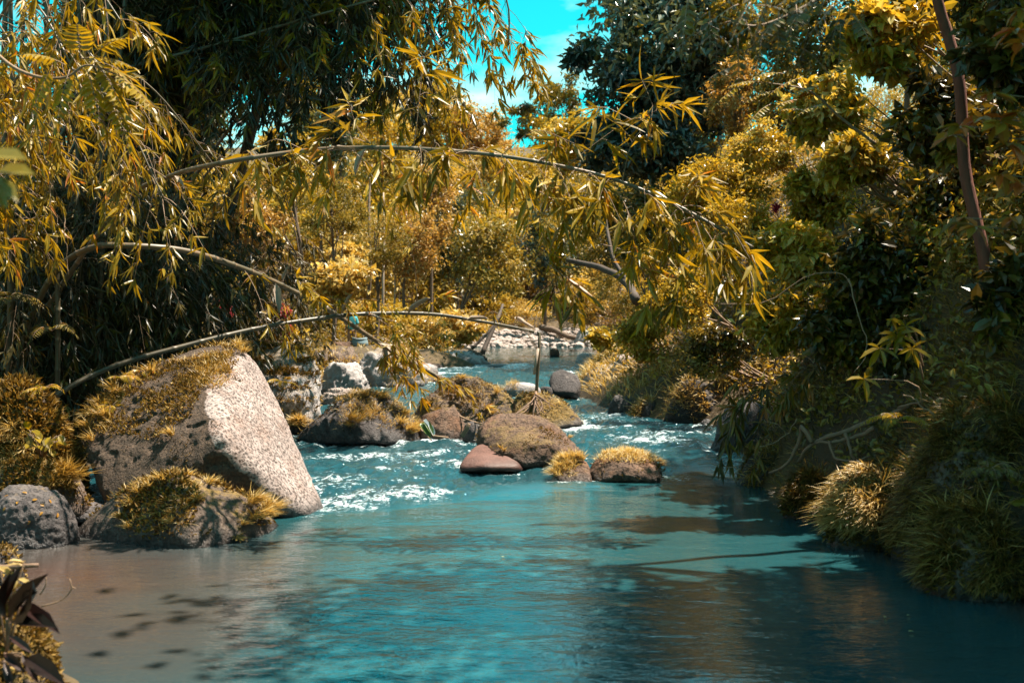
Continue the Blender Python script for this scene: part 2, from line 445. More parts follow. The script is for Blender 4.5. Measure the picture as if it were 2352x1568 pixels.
# a smooth standing swell where the rapids run out into the pool
for (u, v, a, b, k) in [(1120, 1118, 260, 9, .05), (1010, 1145, 220, 7, -.04), (1620, 1068, 60, 10, .10), (1680, 1092, 70, 8, -.05), (1400, 1118, 200, 8, .04)]:
    z += k * np.exp(-((uu - u) / a) ** 2 - ((vv - v) / b) ** 2)
z += .010 * fbm(np.c_[V[:, 0] * .9 + V[:, 1] * .25, V[:, 1] * 1.9, 0 * z], 3) * (1 - turb)
V[:, 2] = z
shal = np.clip(1.15 - np.hypot((V[:, 0] + 5.0) / 3.6, (V[:, 1] - 9.5) / 4.2), 0, 1) * (V[:, 1] < 16)
shal = np.maximum(shal, .8 * np.clip(1 - (xr(V[:, 1]) - V[:, 0]) / .6, 0, 1) * (V[:, 1] < 15))
shal = np.maximum(shal, .10 * np.clip((V[:, 1] - 41) / 4, 0, 1))
shal = np.clip(shal * (1 + .5 * fbm(p3 * .9, 3)), 0, 1)
me = mesh_np('river', V, grid_faces(len(ys), len(s)), M['water'], True, extra={'turb': turb, 'foam_glint': np.clip(foam_glint, 0, 1), 'shallow': shal})
tag(put('river', me), 'teal river running from rapids into a still pool', kind='structure')

# ------------------------------------------------------------------ leaves, grass, ferns
def leaf_template(ts, ws, fold, droop):
    ts, ws = A(ts), A(ws); n = len(ts)
    mid = np.stack([0 * ts, ts, -droop * ts ** 2], -1)
    side = ws[1:-1]; tt = ts[1:-1]
    L = np.stack([-side, tt, -droop * tt ** 2 + fold * side], -1); R = L * A([-1, 1, 1])
    V = np.vstack([mid, L, R]); k = n - 2; f = []
    for s0, fl in ((n, 0), (n + k, 1)):
        q = [(0, s0, 1)]
        for i in range(k - 1): q += [(s0 + i, s0 + i + 1, i + 2), (s0 + i, i + 2, i + 1)]
        q += [(s0 + k - 1, n - 1, n - 2)]
        f += [t[::-1] if fl else t for t in q]
    return V, A(f)

TPL = {'long': leaf_template([0, .1, .35, .7, 1], [0, .6, 1, .75, 0], .25, .16),
       'ovate': leaf_template([0, .25, .65, 1], [0, .85, .9, 0], .22, .18),
       'small': leaf_template([0, .45, 1], [0, 1, 0], .3, .12),
       'blade': leaf_template([0, .5, 1], [.8, 1, 0], .3, .45),
       'long_low': leaf_template([0, .36, 1], [0, 1, 0], .25, .16), 'ovate_low': leaf_template([0, .45, 1], [0, 1, 0], .22, .18)}

def frames(D, N):
    D = nrm(D); S = nrm(np.cross(D, N)); return D, S, np.cross(S, D)

def leaves_mesh(name, Pt, D, N, L, Wd, T, mat, tpl):
    V0, F0 = TPL[tpl]; D, S, Nn = frames(D, N); n = len(Pt)
    V = (Pt[:, None] + S[:, None] * (V0[None, :, :1] * Wd[:, None, None]) + D[:, None] * (V0[None, :, 1:2] * L[:, None, None])
         + Nn[:, None] * (V0[None, :, 2:3] * L[:, None, None] * np.where(np.abs(V0[None, :, :1]) > 0, 1, 1)))
    # the fold is proportional to the width, the droop to the length
    Fc = (F0[None] + np.arange(n)[:, None, None] * len(V0)).reshape(-1, 3)
    return mesh_np(name, V.reshape(-1, 3), Fc, mat, False, np.repeat(T, len(V0)))

V0 = A([(0, 0, 0), (-1, .42, .22), (1, .42, .22), (0, 1, -.14)], float)
TPL['small'] = (V0, A([(0, 2, 3), (0, 3, 1)]))
for k in TPL:      # turn the fold into width units (leaf width over length is about 0.12 .. 0.5)
    V0, F0 = TPL[k]; V0 = V0.copy(); V0[:, 2] = np.where(V0[:, 0] != 0, V0[:, 2] - {'long': .25, 'ovate': .22, 'small': .22, 'blade': .3, 'long_low': .25, 'ovate_low': .22}[k] * np.abs(V0[:, 0]) * (1 - {'long': .12, 'ovate': .45, 'small': .4, 'blade': .05, 'long_low': .12, 'ovate_low': .45}[k]), V0[:, 2])
    TPL[k] = (V0, F0)

_lm = {}
def leaves_out(parent, Pt, D, N, L, Wd, T, mat, tpl, nparts=0, name='leaf', rest='foliage'):
    """the largest leaves in view become parts of their own, the rest one mesh"""
    n = len(Pt)
    if n == 0: return
    sel = np.zeros(n, bool)
    if nparts:
        u, v, d = proj(Pt + D * L[:, None] * .5)
        sc = L / d * ((u > -10) & (u < 2362) & (v > -10) & (v < 1578))
        idx = np.argsort(-sc)[:nparts]; sel[idx[sc[idx] > 0]] = True
        Dn, S, Nn = frames(D, N); b = A(parent.location)
        for i in np.nonzero(sel)[0]:
            key = (mat.name, tpl, min(int(T[i] * 8), 7))
            if key not in _lm:
                _lm[key] = mesh_np('leaf', TPL[tpl][0], TPL[tpl][1], mat, False, np.full(len(TPL[tpl][0]), (key[2] + .5) / 8))
            o = bpy.data.objects.new(name, _lm[key]); COL.objects.link(o); o.parent = parent
            mt = np.eye(4); mt[:3, 0] = S[i] * Wd[i]; mt[:3, 1] = Dn[i] * L[i]; mt[:3, 2] = Nn[i] * L[i]; mt[:3, 3] = Pt[i] - b
            o.matrix_basis = Matrix(mt.tolist())
    r = ~sel
    if r.any():
        put(rest, leaves_mesh(rest, Pt[r], D[r], N[r], L[r], Wd[r], T[r], mat, tpl + '_low' if tpl + '_low' in TPL else tpl), parent, 'stuff')

def rnd(n, s=1.0): return rng.normal(0, s, (n, 3))

def blades(Pt, Nr, L, W, T, mat, name, parent=None, spread=.6, kind='stuff', lean=None):
    n = len(Pt)
    D = nrm(Nr * .5 + A([0, 0, .55]) + rnd(n, spread) * A([1, 1, .3]) + (0 if lean is None else lean))
    N = nrm(A([0, 0, 1.]) + rnd(n, .3))
    return put(name, leaves_mesh(name, Pt, D, N, L * rng.uniform(.6, 1.25, n), np.full(n, W), np.clip(T + rng.normal(0, .22, n), 0, 1), mat, 'blade'), parent, kind)

def tuft(p, up, L, nb, W=.008, T=.6):
    n = nb; a = rng.uniform(0, 2 * math.pi, n); o = rng.uniform(.15, 1.1, n)
    D = nrm(A(up) + np.stack([np.cos(a) * o, np.sin(a) * o, np.full(n, .55)], -1))
    return p + rnd(n, L * .10) * A([1, 1, .3]), D, nrm(A([0, 0, 1.]) + rnd(n, .2)), L * rng.uniform(.55, 1.2, n), np.full(n, W), np.clip(T + rng.normal(0, .2, n), 0, 1)

def frond(mb_leaf, mb_stem, p, d, L, nl=14, lw=.28, droop=.5, r=.004, T=.5, taper=True):
    """a fern or pinnate frond: leaflets in pairs along an arching rachis (arrays are appended to lists)"""
    d = nrm(d); t = np.linspace(0, 1, 9)
    path = p + d * (t * L)[:, None] + A([0, 0, -1.]) * (droop * L * t ** 2)[:, None]
    mb_stem.tube(path, r * (1 - .7 * t), 4)
    side = nrm(np.cross(d, A([0, 0, 1.])) + 1e-4)
    for i in range(nl):
        f = .18 + .8 * (i + .5) / nl; c = np.stack([np.interp(f, t, path[:, k]) for k in range(3)])
        tg = nrm(d + A([0, 0, -2 * droop * f])); w = L * lw * (math.sin(math.pi * (.15 + .8 * f)) if taper else .9)
        for sg in (-1, 1):
            dd = nrm(side * sg + tg * .45 + A([0, 0, -.25]) + rng.normal(0, .06, 3))
            mb_leaf.append((c, dd, nrm(np.cross(side, tg) * 1.0 + rng.normal(0, .1, 3)), w * rng.uniform(.9, 1.1), T + rng.normal(0, .12)))
    if True:
        mb_leaf.append((path[-1], nrm(d + A([0, 0, -2 * droop])), A([0, 0, 1.]), L * lw * .7, T))

def leaflist(lst):
    return A([q[0] for q in lst]), A([q[1] for q in lst]), A([q[2] for q in lst]), A([q[3] for q in lst]), np.clip(A([q[4] for q in lst]), 0, 1)

# ------------------------------------------------------------------ rocks
_ico = {}
SHORE = []
def ico(sub):
    if sub not in _ico:
        bm = bmesh.new(); bmesh.ops.create_icosphere(bm, subdivisions=sub, radius=1)
        _ico[sub] = (A([v.co[:] for v in bm.verts]), A([[v.index for v in f.verts] for f in bm.faces])); bm.free()
    return _ico[sub]

def hull_planes(pts):
    bm = bmesh.new()
    for p in pts: bm.verts.new(p)
    bmesh.ops.convex_hull(bm, input=bm.verts); bm.normal_update()
    c = np.mean(pts, axis=0); pl = []
    for f in bm.faces:
        n = A(f.normal[:]); d = n @ (A(f.verts[0].co[:]) - c)
        if d < 0: n, d = -n, -d
        if f.calc_area() > 1e-6: pl.append((*n, max(d, .02)))
    bm.free(); return c, A(pl)

def vert_normals(V, Fc):
    fn = np.cross(V[Fc[:, 1]] - V[Fc[:, 0]], V[Fc[:, 2]] - V[Fc[:, 0]])
    N = np.zeros_like(V)
    for k in range(3): np.add.at(N, Fc[:, k], fn)
    return nrm(N)

def rock(name, label, cat, pts, mat, p=9, sub=5, amp=.06, freq=1.6, moss=0.0, mossfn=None, group=None, parent=None, pit=0.0, kind=None, ridge=True, pitfn=None, wh=.22):
    c, pl = hull_planes(A(pts, ) if not isinstance(pts, np.ndarray) else pts)
    D, Fc = ico(sub)
    q = np.maximum(D @ pl[:, :3].T, 0) / pl[:, 3]
    r = (q ** p).sum(1) ** (-1.0 / p)
    V = c + D * r[:, None]; H0 = A(pts)
    for k in range(3):      # the softened hull is stretched back to the extent of its outline
        lo, hi = V[:, k].min(), V[:, k].max(); a, b = H0[:, k].min(), H0[:, k].max()
        V[:, k] = a + (V[:, k] - lo) * (b - a) / (hi - lo)
    size = r.mean()
    off = rng.uniform(0, 50, 3)
    n = fbm(V / size * freq + off, 4, .55); n2 = fbm(V / size * freq * 3.1 + off, 4, .6, ridge)
    n3 = fbm(V / size * freq * 6 + off, 3, .6)
    V = V + D * (size * amp * (1.25 * n + .8 * n2 + .35 * n3))[:, None]
    V = V - D * (size * amp * .9 * np.clip(fbm(V / size * 2.1 + off + 7, 3, .5, True) - .55, 0, 1))[:, None]
    if pit:
        k = fbm(V / size * 9 + off, 3, .6)
        V = V - D * (size * pit * np.clip(k - .05, 0, 1) * (1 if pitfn is None else pitfn(V)))[:, None]
    N = vert_normals(V, Fc)
    ms = np.clip(moss * (np.clip(N[:, 2] * .8 + .25, 0, 1) + .55 * fbm(V * 1.7 + off, 3)), 0, 1)
    if mossfn is not None: ms = np.clip(mossfn(V, N, ms), 0, 1)
    wet = np.clip(1 - (V[:, 2] - wz(V[:, 1])) / (wh * (1 + .5 * fbm(V * 4, 2))), 0, 1) if kind != 'dry' else np.zeros(len(V))
    near = np.abs(V[:, 2] - wz(V[:, 1])) < .06
    SHORE.append(V[near][:, :2])
    me = mesh_np(name, V, Fc, mat, True, extra={'moss': ms, 'wet': wet})
    o = put(name, me, parent)
    if parent is None:
        rebase(o, tuple(float(x) for x in (c[0], c[1], V[:, 2].min())))
        tag(o, label, cat, group)
    return o, V, N, ms

def lump(u0, u1, vt, vb, d, depth=.8, seed=0, squash=.35, nz=8):
    """hull points of a natural boulder that fills u0..u1, vt..vb at distance d and sinks below its base"""
    g = np.random.default_rng(seed)
    a, b = P(u0, vb, d), P(u1, vb, d); h = (vb - vt) / F * d
    hw = (b[0] - a[0]) / 2; c = A([(a[0] + b[0]) / 2, d + hw * depth * .5, a[2]])
    pts = []
    for i in range(nz):
        t = 2 * math.pi * (i + g.uniform(-.3, .3)) / nz
        k = g.uniform(.86, 1.04)
        pts.append(c + A([math.cos(t) * hw * k, math.sin(t) * hw * depth * k, g.uniform(-.05, .25) * h]))
        pts.append(c + A([math.cos(t) * hw * .95, math.sin(t) * hw * depth * .9, -.35 * h - .1]))
        k2 = g.uniform(.35, .75)
        pts.append(c + A([math.cos(t) * hw * k2, math.sin(t) * hw * depth * k2, h * g.uniform(.72, 1.0)]))
    return A(pts)

def rock_grass(o, V, N, n, L, cond, T=.6, W=.005, mat='grass', name='grass', lean=None):
    m = cond(V, N)
    idx = np.nonzero(m)[0]
    if len(idx) == 0: return
    i = rng.choice(idx, n)
    q = V[i] + rnd(n, .02) - N[i] * .01
    L = L * np.clip(.85 + .6 * fbm(q * 3.1, 3), .35, 1.3)
    return blades(q, N[i], L, W, T, M[mat], name, o, lean=lean)

def moss_tufts(o, V, N, n, cond, L=.05, mat='moss', name='moss', T=.5):
    idx = np.nonzero(cond(V, N))[0]
    if len(idx) == 0: return
    i = rng.choice(idx, n); Pt = V[i] + rnd(n, .02)
    D = nrm(N[i] + rnd(n, .55)); Nn = nrm(rnd(n))
    LL = L * rng.uniform(.5, 1.5, n)
    put(name, leaves_mesh(name, Pt, D, Nn, LL, LL * .25, np.clip(T + rng.normal(0, .25, n), 0, 1), M[mat], 'small'), o, 'stuff')

def parts_tufts(o, places, L, nb, T=.65, W=.0055, mat='grass'):
    for p, up in places:
        a = tuft(p, up, L * rng.uniform(.7, 1.1), int(nb * 1.4), W, T)
        me = leaves_mesh('grass_tuft', *a, M[mat], 'blade')
        put('grass_tuft', me, o)

def pick(V, N, u, v):
    a, b, d = proj(V)
    f = (N * (A([0, 0, CAMZ]) - V)).sum(1) > -.1
    k = np.argmin(((a - u) ** 2 + (b - v) ** 2) + 1e9 * (~f)); return V[k], N[k]

nf = lambda V, s=1.7, o=5.0: fbm(V * s + o, 3)

# 1 the tilted wedge
Z = lambda u, v, d: P(u, v, d)
W_pts = A([Z(560, 800, 16.3), Z(500, 796, 16.4), Z(440, 806, 16.2), Z(330, 852, 15.5), Z(235, 912, 15.1), Z(202, 965, 14.9), Z(215, 1055, 13.9),
           Z(262, 1180, 13.2), Z(300, 1230, 13.2), Z(470, 880, 14.5), Z(508, 985, 13.25), Z(500, 1010, 13.2), Z(628, 905, 16.4), Z(655, 985, 16.0), Z(700, 1075, 15.3),
           Z(748, 1178, 14.3), Z(700, 1188, 13.75), Z(690, 1230, 14.2), Z(420, 1230, 13.9), Z(760, 1230, 14.6), Z(600, 1000, 17.6), Z(400, 1000, 17.6), Z(250, 1080, 16.5)])
def wedge_moss_shade(V, N, ms):  # brown moss crust, with shade painted into the face turned from the sun
    sd = (V[:, 0] + 3.44) * .765 - (V[:, 1] - 13.4) * .083 + (V[:, 2] - 1.1) * .638
    w = np.clip((-.04 - sd + .07 * nf(V, 5)) / .14, 0, 1); left = w > .5
    face = np.clip(1.0 + .6 * nf(V, 2.2), 0, 1) * left * np.clip((V[:, 2] - .15) / .5, .2, 1)
    bright = np.clip(.1 + 1.2 * (nf(V, 1.3, 2) - .35), 0, .5) + .8 * np.clip((V[:, 2] - 1.75) / .2, 0, 1)
    return w * np.clip(1.0 + .6 * nf(V, 2.2), 0, 1) * np.clip((V[:, 2] - .05) / .3, .4, 1) + (1 - w) * bright
o, V, N, ms = rock('boulder', 'huge tilted wedge boulder with one pale sunlit slab face', 'boulder', W_pts, M['wedge_rock'], p=26, sub=7, amp=.030, freq=1.8, moss=.9, mossfn=wedge_moss_shade, pit=.06, pitfn=lambda V: np.where((V[:, 0] + 3.44) * .765 - (V[:, 1] - 13.4) * .083 + (V[:, 2] - 1.1) * .638 > -.12, .35, 1.6))
BOULDER = (o, V, N)
u_, v_, _ = proj(V)
top = lambda V, N: (N[:, 0] < .42) & (N[:, 2] > .32) & (V[:, 2] > .95) & (nf(V, 2.0) > -.10) & ((V[:, 0] < -3.9) | (nf(V, 2.0) > .25))
moss_tufts(o, V, N, 7000, top, .045)
moss_tufts(o, V, N, 5200, lambda V, N: (N[:, 0] < .3) & (N[:, 1] < .2) & (V[:, 2] > .2) & (nf(V, 2.6) > .10), .026, name='moss_crust', T=.25)
rock_grass(o, V, N, 1500, .13, lambda V, N: top(V, N) & (nf(V, 1.5, 8) > .12), .45)
rock_grass(o, V, N, 800, .14, lambda V, N: (np.hypot(u_ - 490, (v_ - 862) * 1.2) < 42) & (N[:, 1] < .5), .4, name='grass_patch')
parts_tufts(o, [(p, n) for p, n in [pick(V, N, u, v) for u, v in [(545, 800), (556, 812), (350, 858), (215, 950), (205, 985), (212, 1010), (300, 878), (228, 930), (260, 900), (240, 960), (395, 1000), (275, 905)]]], .22, 42, .6)

# 2 the grassy boulder below it
B2 = A([Z(150, 1245, 12.6), Z(190, 1200, 12.6), Z(290, 1160, 12.7), Z(330, 1110, 12.6), Z(420, 1090, 12.7), Z(500, 1120, 12.7), Z(590, 1150, 12.9), Z(632, 1195, 13.1),
        Z(440, 1262, 11.9), Z(330, 1250, 12.0), Z(250, 1255, 12.2), Z(160, 1275, 12.5), Z(450, 1285, 11.9), Z(640, 1250, 13.0), Z(590, 1225, 12.5), Z(420, 1180, 12.0), Z(400, 1120, 13.8), Z(250, 1200, 13.8), Z(600, 1190, 13.9)])
o, V, N, ms = rock('boulder', 'low grassy boulder in front of the tilted wedge, partly bare pinkish rock', 'boulder', B2, M['brown_rock'], p=9, sub=6, amp=.07, freq=1.7, moss=.55, pit=.04)
u2, v2, _ = proj(V)
green = lambda V, N: (np.hypot((u2 - 365) / 95, (v2 - 1150) / 75) < 1) & (N[:, 1] < .5)
moss_tufts(o, V, N, 4200, lambda V, N: green(V, N) | ((N[:, 2] > .2) & (nf(V, 2.4) > .12) & (V[:, 2] > .1)), .05)
rock_grass(o, V, N, 1100, .11, lambda V, N: green(V, N) & (nf(V, 3) > .0), .45)
parts_tufts(o, [pick(V, N, u, v) for u, v in [(400, 1092), (430, 1096), (370, 1105), (345, 1120), (480, 1112), (320, 1135), (300, 1160), (455, 1150), (300, 1215), (560, 1205), (540, 1235), (390, 1200), (275, 1190)]], .15, 40, .7)
parts_tufts(o, [pick(V, N, u, v) for u, v in [(590, 1150), (612, 1165), (575, 1160), (600, 1185), (580, 1195), (625, 1160)]], .24, 75, .62)

# 3..5 rocks of the near bank on that side
o, V, N, ms = rock('boulder', 'rounded dark rock at the picture edge strewn with small orange leaves', 'boulder', lump(-80, 172, 1120, 1245, 12.0, .8, 3), M['dark_rock'], p=10, sub=6, amp=.08, moss=.35, pit=.05)
fl = [pick(V, N, u, v) for u, v in [(20, 1140), (75, 1150), (92, 1160), (110, 1148), (60, 1135), (98, 1175), (40, 1160), (15, 1165), (130, 1190), (70, 1195)]]
for p, n in fl:
    q = p + n * .012; d = nrm(np.cross(n, rng.normal(0, 1, 3)))
    lo = put('fallen_leaf', leaves_mesh('fallen_leaf', A([q]), A([d]), A([n]), A([.055]), A([.015]), A([.6]), M['copper_leaf'], 'ovate'))
    rebase(lo, tuple(map(float, q))); tag(lo, 'small orange fallen leaf lying on the rounded dark rock', 'leaf', 'orange leaves on the rounded dark rock')
rock('rock', 'flat black slab of rock wedged in the shaded channel beside the tilted boulder', 'rock', A([Z(150, 1195, 13.0), Z(165, 1165, 13.2), Z(205, 1152, 13.4), Z(262, 1172, 13.2), Z(265, 1200, 13.0), Z(200, 1160, 14.2), Z(150, 1210, 13.8), Z(260, 1215, 13.8)]), M['dark_rock'], p=14, sub=4, amp=.03)
o, V, N, ms = rock('boulder', 'mound of rock wholly covered in shaggy moss and ferns at the picture edge', 'boulder', lump(-160, 165, 880, 1130, 14.2, .7, 5), M['brown_rock'], p=5, sub=6, amp=.10, moss=1.2)
moss_tufts(o, V, N, 12000, lambda V, N: (N[:, 1] < .4) & (nf(V, 2) > -.3) & (V[:, 2] > .15), .085, T=.5)
rock_grass(o, V, N, 1800, .16, lambda V, N: (N[:, 1] < .4) & (V[:, 2] > .25) & (nf(V, 1.6) > .0), .4)
parts_tufts(o, [pick(V, N, u, v) for u, v in [(20, 1000), (45, 1010), (5, 1020), (60, 1035), (15, 1050), (40, 1060), (80, 1070), (30, 985)]], .28, 60, .8)
o, V, N, ms = rock('rock', 'knobbly wet rock ledge with moss clumps above the rounded dark rock', 'rock', lump(-90, 182, 1062, 1150, 13.0, .6, 8), M['brown_rock'], p=6, sub=6, amp=.10, moss=.9, pit=.06)
moss_tufts(o, V, N, 3500, lambda V, N: (N[:, 2] > .1) & (V[:, 2] > .2) & (nf(V, 3) > -.1), .05)
parts_tufts(o, [pick(V, N, u, v) for u, v in [(150, 1085), (165, 1100), (140, 1100), (158, 1120), (120, 1110)]], .30, 70, .3)

# 6 upright mossy block behind the wedge
B6 = A([Z(560, 800, 23.4), Z(600, 795, 23.0), Z(650, 800, 23.0), Z(700, 815, 23.0), Z(728, 850, 23.0), Z(735, 905, 22.8), Z(728, 978, 22.4), Z(640, 990, 22.0), Z(570, 985, 22.0), Z(600, 900, 22.0), Z(690, 900, 22.1),
        Z(720, 1000, 23.4), Z(560, 1000, 23.4), Z(600, 820, 25), Z(720, 850, 25), Z(560, 990, 25)])
o, V, N, ms = rock('boulder', 'upright block of rock with mossy ledges standing behind the tilted wedge', 'boulder', B6, M['grey_rock'], p=14, sub=6, amp=.08, freq=2.2, moss=.8, pit=.06)
strata = lambda V, N: (np.sin(V[:, 2] * 26 + 3 * nf(V, 2)) > .1) & (N[:, 1] < .3) & (nf(V, 1.5, 3) > -.25) & (N[:, 0] < .75)
moss_tufts(o, V, N, 5000, strata, .07, T=.55)
rock_grass(o, V, N, 1600, .20, lambda V, N: strata(V, N) & (V[:, 2] < 1.6), .6)

# 7 grass-covered rock
B7 = A([Z(690, 1015, 20.6), Z(720, 975, 20.4), Z(790, 935, 20.6), Z(815, 903, 20.8), Z(870, 905, 21), Z(920, 940, 21), Z(962, 985, 21), Z(968, 1015, 20.6), Z(900, 1020, 20.0), Z(780, 1020, 20.0), Z(700, 1025, 20.4),
        Z(790, 965, 20.0), Z(760, 960, 21.6), Z(900, 930, 22.2), Z(700, 1010, 21.8), Z(960, 1010, 22)])
o, V, N, ms = rock('boulder', 'rock with a blond grass mane standing in midstream, its shaded side black', 'boulder', B7, M['dark_rock'], p=11, sub=6, amp=.09, moss=.4)
u7, v7, _ = proj(V)
gr = lambda V, N: (N[:, 1] < .6) & (u7 > 778) & (u7 < 965) & (v7 < 985 - 12 * nf(V, 3)) & (nf(V, 2) > -.3)
rock_grass(o, V, N, 3000, .14, lambda V, N: gr(V, N) & (nf(V, 5) > -.2), .66)
moss_tufts(o, V, N, 1600, lambda V, N: (N[:, 2] > 0) & (nf(V, 3) > 0), .03)
parts_tufts(o, [pick(V, N, u, v) for u, v in [(805, 965), (818, 970), (800, 978), (935, 990), (950, 985), (920, 975), (945, 995), (870, 915), (840, 910), (930, 955)]], .27, 70, .68)

# 8, 9 brown rocks behind
rock('boulder', 'small rounded brown rock wedged between the grass-maned rock and the long mossy one', 'boulder', lump(950, 1072, 938, 1008, 20.8, .8, 12), M['smooth_rock'], p=10, sub=5, amp=.10, moss=.5, pit=.04)
rock('rock', 'small dark stone wedged under driftwood between two brown rocks', 'rock', lump(1062, 1100, 968, 1002, 20.6, .8, 13), M['dark_rock'], p=6, sub=4, amp=.08)
B9 = A([Z(948, 965, 22.8), Z(975, 920, 22.8), Z(1020, 885, 23), Z(1060, 866, 23.2), Z(1110, 870, 23.2), Z(1165, 900, 23), Z(1190, 960, 22.6), Z(1180, 985, 22.4), Z(1050, 985, 22.2), Z(950, 985, 22.6), Z(1060, 900, 24.6), Z(960, 970, 24.4), Z(1180, 960, 24.6)])
o, V, N, ms = rock('boulder', 'dark humped mossy rock where the fallen bamboo tip rests', 'boulder', B9, M['brown_rock'], p=12, sub=6, amp=.10, moss=.7, pit=.05)
moss_tufts(o, V, N, 3500, lambda V, N: (N[:, 2] > .1) & (nf(V, 2.5) > .02) & (V[:, 2] > .3), .035)
rock_grass(o, V, N, 420, .11, lambda V, N: (N[:, 2] > .5) & (nf(V, 2, 4) > .15), .7)
parts_tufts(o, [pick(V, N, u, v) for u, v in [(985, 930), (1000, 945), (1120, 945), (1130, 950), (1140, 905), (1060, 870)]], .2, 45, .65)
B9b = A([Z(1175, 975, 22.6), Z(1185, 912, 22.8), Z(1230, 902, 22.9), Z(1280, 918, 22.8), Z(1320, 950, 22.6), Z(1340, 968, 22.5), Z(1300, 978, 22.2), Z(1200, 985, 22.2), Z(1200, 930, 24), Z(1320, 965, 23.8), Z(1180, 985, 24), Z(1340, 985, 23)])
o, V, N, ms = rock('boulder', 'low mossy rock with a blond grass fringe where the broken bamboo stem stands', 'boulder', B9b, M['brown_rock'], p=12, sub=6, amp=.09, moss=.7, pit=.05)
moss_tufts(o, V, N, 2200, lambda V, N: (N[:, 2] > -.1) & (nf(V, 2.5) > .05) & (V[:, 2] > .25), .03)
rock_grass(o, V, N, 700, .12, lambda V, N: (N[:, 2] > .62) & (nf(V, 2, 4) > -.1), .8)

# 10 the big smooth rock, 11 the red slab, 12 the small grassy rock
B10 = A([Z(1098, 1000, 18.4), Z(1110, 968, 18.6), Z(1150, 952, 18.7), Z(1210, 950, 18.8), Z(1250, 958, 18.8), Z(1290, 1000, 18.6), Z(1330, 1036, 18.3), Z(1336, 1060, 18.0), Z(1240, 1070, 17.5), Z(1200, 1065, 17.4), Z(1130, 1040, 17.6),
         Z(1180, 1010, 17.6), Z(1100, 1020, 19.6), Z(1200, 965, 20), Z(1330, 1050, 19.6), Z(1200, 1085, 17.5), Z(1330, 1085, 18.2), Z(1110, 1080, 18.4), Z(1270, 1020, 17.6)])
o, V, N, ms = rock('boulder', 'big smooth brown boulder in midstream with rusty stains, bare of grass', 'boulder', B10, M['smooth_rock'], p=20, sub=6, amp=.07, freq=1.5, moss=.5, pit=.03)
moss_tufts(o, V, N, 700, lambda V, N: (N[:, 2] > .2) & (nf(V, 3) > .2), .03)
parts_tufts(o, [pick(V, N, u, v) for u, v in [(1152, 1030), (1158, 1034), (1310, 1000)]], .12, 26, .6)
rock('rock', 'smooth low red slab awash at the foot of the big brown boulder', 'rock', A([Z(1056, 1068, 17.3), Z(1075, 1045, 17.6), Z(1092, 1026, 17.9), Z(1120, 1020, 18.0), Z(1165, 1042, 17.6), Z(1195, 1066, 17.3), Z(1120, 1072, 16.9), Z(1060, 1085, 17.2), Z(1200, 1085, 17.3), Z(1100, 1030, 18.8), Z(1190, 1060, 18.5)]), M['red_rock'], p=12, sub=5, amp=.03)
B12 = A([Z(1275, 1098, 16.2), Z(1285, 1060, 16.4), Z(1320, 1052, 16.5), Z(1345, 1062, 16.4), Z(1290, 1110, 15.9), Z(1360, 1115, 15.9), Z(1350, 1085, 16.1), Z(1300, 1070, 17.2), Z(1360, 1090, 17)])
o, V, N, ms = rock('rock', 'little tuft-topped rock shaded by its own grass beside the grassy islet', 'rock', B12, M['smooth_rock'], p=10, sub=5, amp=.10, moss=.5, pit=.04)
uu2, vv2, _ = proj(V)
rock_grass(o, V, N, 1100, .17, lambda V, N: (N[:, 2] > -.3) & (uu2 < 1318) & (N[:, 1] < .6) & (vv2 < 1100), .72)
parts_tufts(o, [pick(V, N, u, v) for u, v in [(1300, 1058), (1320, 1054), (1285, 1075), (1280, 1090), (1335, 1058), (1310, 1056)]], .18, 55, .75)
B12b = A([Z(1355, 1085, 16.3), Z(1378, 1050, 16.4), Z(1420, 1042, 16.5), Z(1480, 1043, 16.5), Z(1510, 1062, 16.4), Z(1520, 1085, 16.2), Z(1500, 1100, 16), Z(1400, 1098, 15.9), Z(1380, 1112, 16), Z(1510, 1112, 16.1), Z(1440, 1065, 16.0), Z(1400, 1055, 17.4), Z(1500, 1070, 17.3)])
o, V, N, ms = rock('rock', 'grassy islet of pitted brown rock with a pale grass crest along its top', 'rock', B12b, M['smooth_rock'], p=12, sub=6, amp=.09, moss=.5, pit=.07)
uu2, vv2, _ = proj(V)
rock_grass(o, V, N, 1600, .13, lambda V, N: (N[:, 2] > .55) & (vv2 < 1062), .88)
parts_tufts(o, [pick(V, N, u, v) for u, v in [(1392, 1046), (1410, 1043), (1430, 1042), (1450, 1041), (1470, 1042), (1490, 1050), (1506, 1060), (1515, 1070)]], .14, 45, .85)
moss_tufts(o, V, N, 900, lambda V, N: (nf(V, 4) > .1), .035)

# 13..15 rocks further upstream
rock('boulder', 'angular black boulder alone in the stream above the rapids', 'boulder', A([Z(1262, 880, 28.5), Z(1272, 855, 28.6), Z(1292, 850, 28.8), Z(1325, 862, 28.8), Z(1334, 880, 28.6), Z(1318, 902, 28.2), Z(1270, 900, 28.2), Z(1280, 915, 28.4), Z(1330, 915, 28.6), Z(1300, 860, 29.8), Z(1325, 900, 29.8)]), M['dark_rock'], p=16, sub=5, amp=.05, moss=.3)
o, V, N, ms = rock('rock', 'low half-drowned rock with a grass tuft behind the broken bamboo stem', 'rock', lump(1150, 1245, 879, 896, 28, .5, 21), M['grey_rock'], p=6, sub=4, amp=.08, moss=.3)
rock_grass(o, V, N, 260, .16, lambda V, N: (N[:, 2] > .3) & (V[:, 0] < .15), .7)
rock('rock', 'flat black rock barely above the water next to the broken bamboo stem', 'rock', lump(1236, 1272, 887, 898, 28.2, .6, 22), M['dark_rock'], p=6, sub=4, amp=.08)
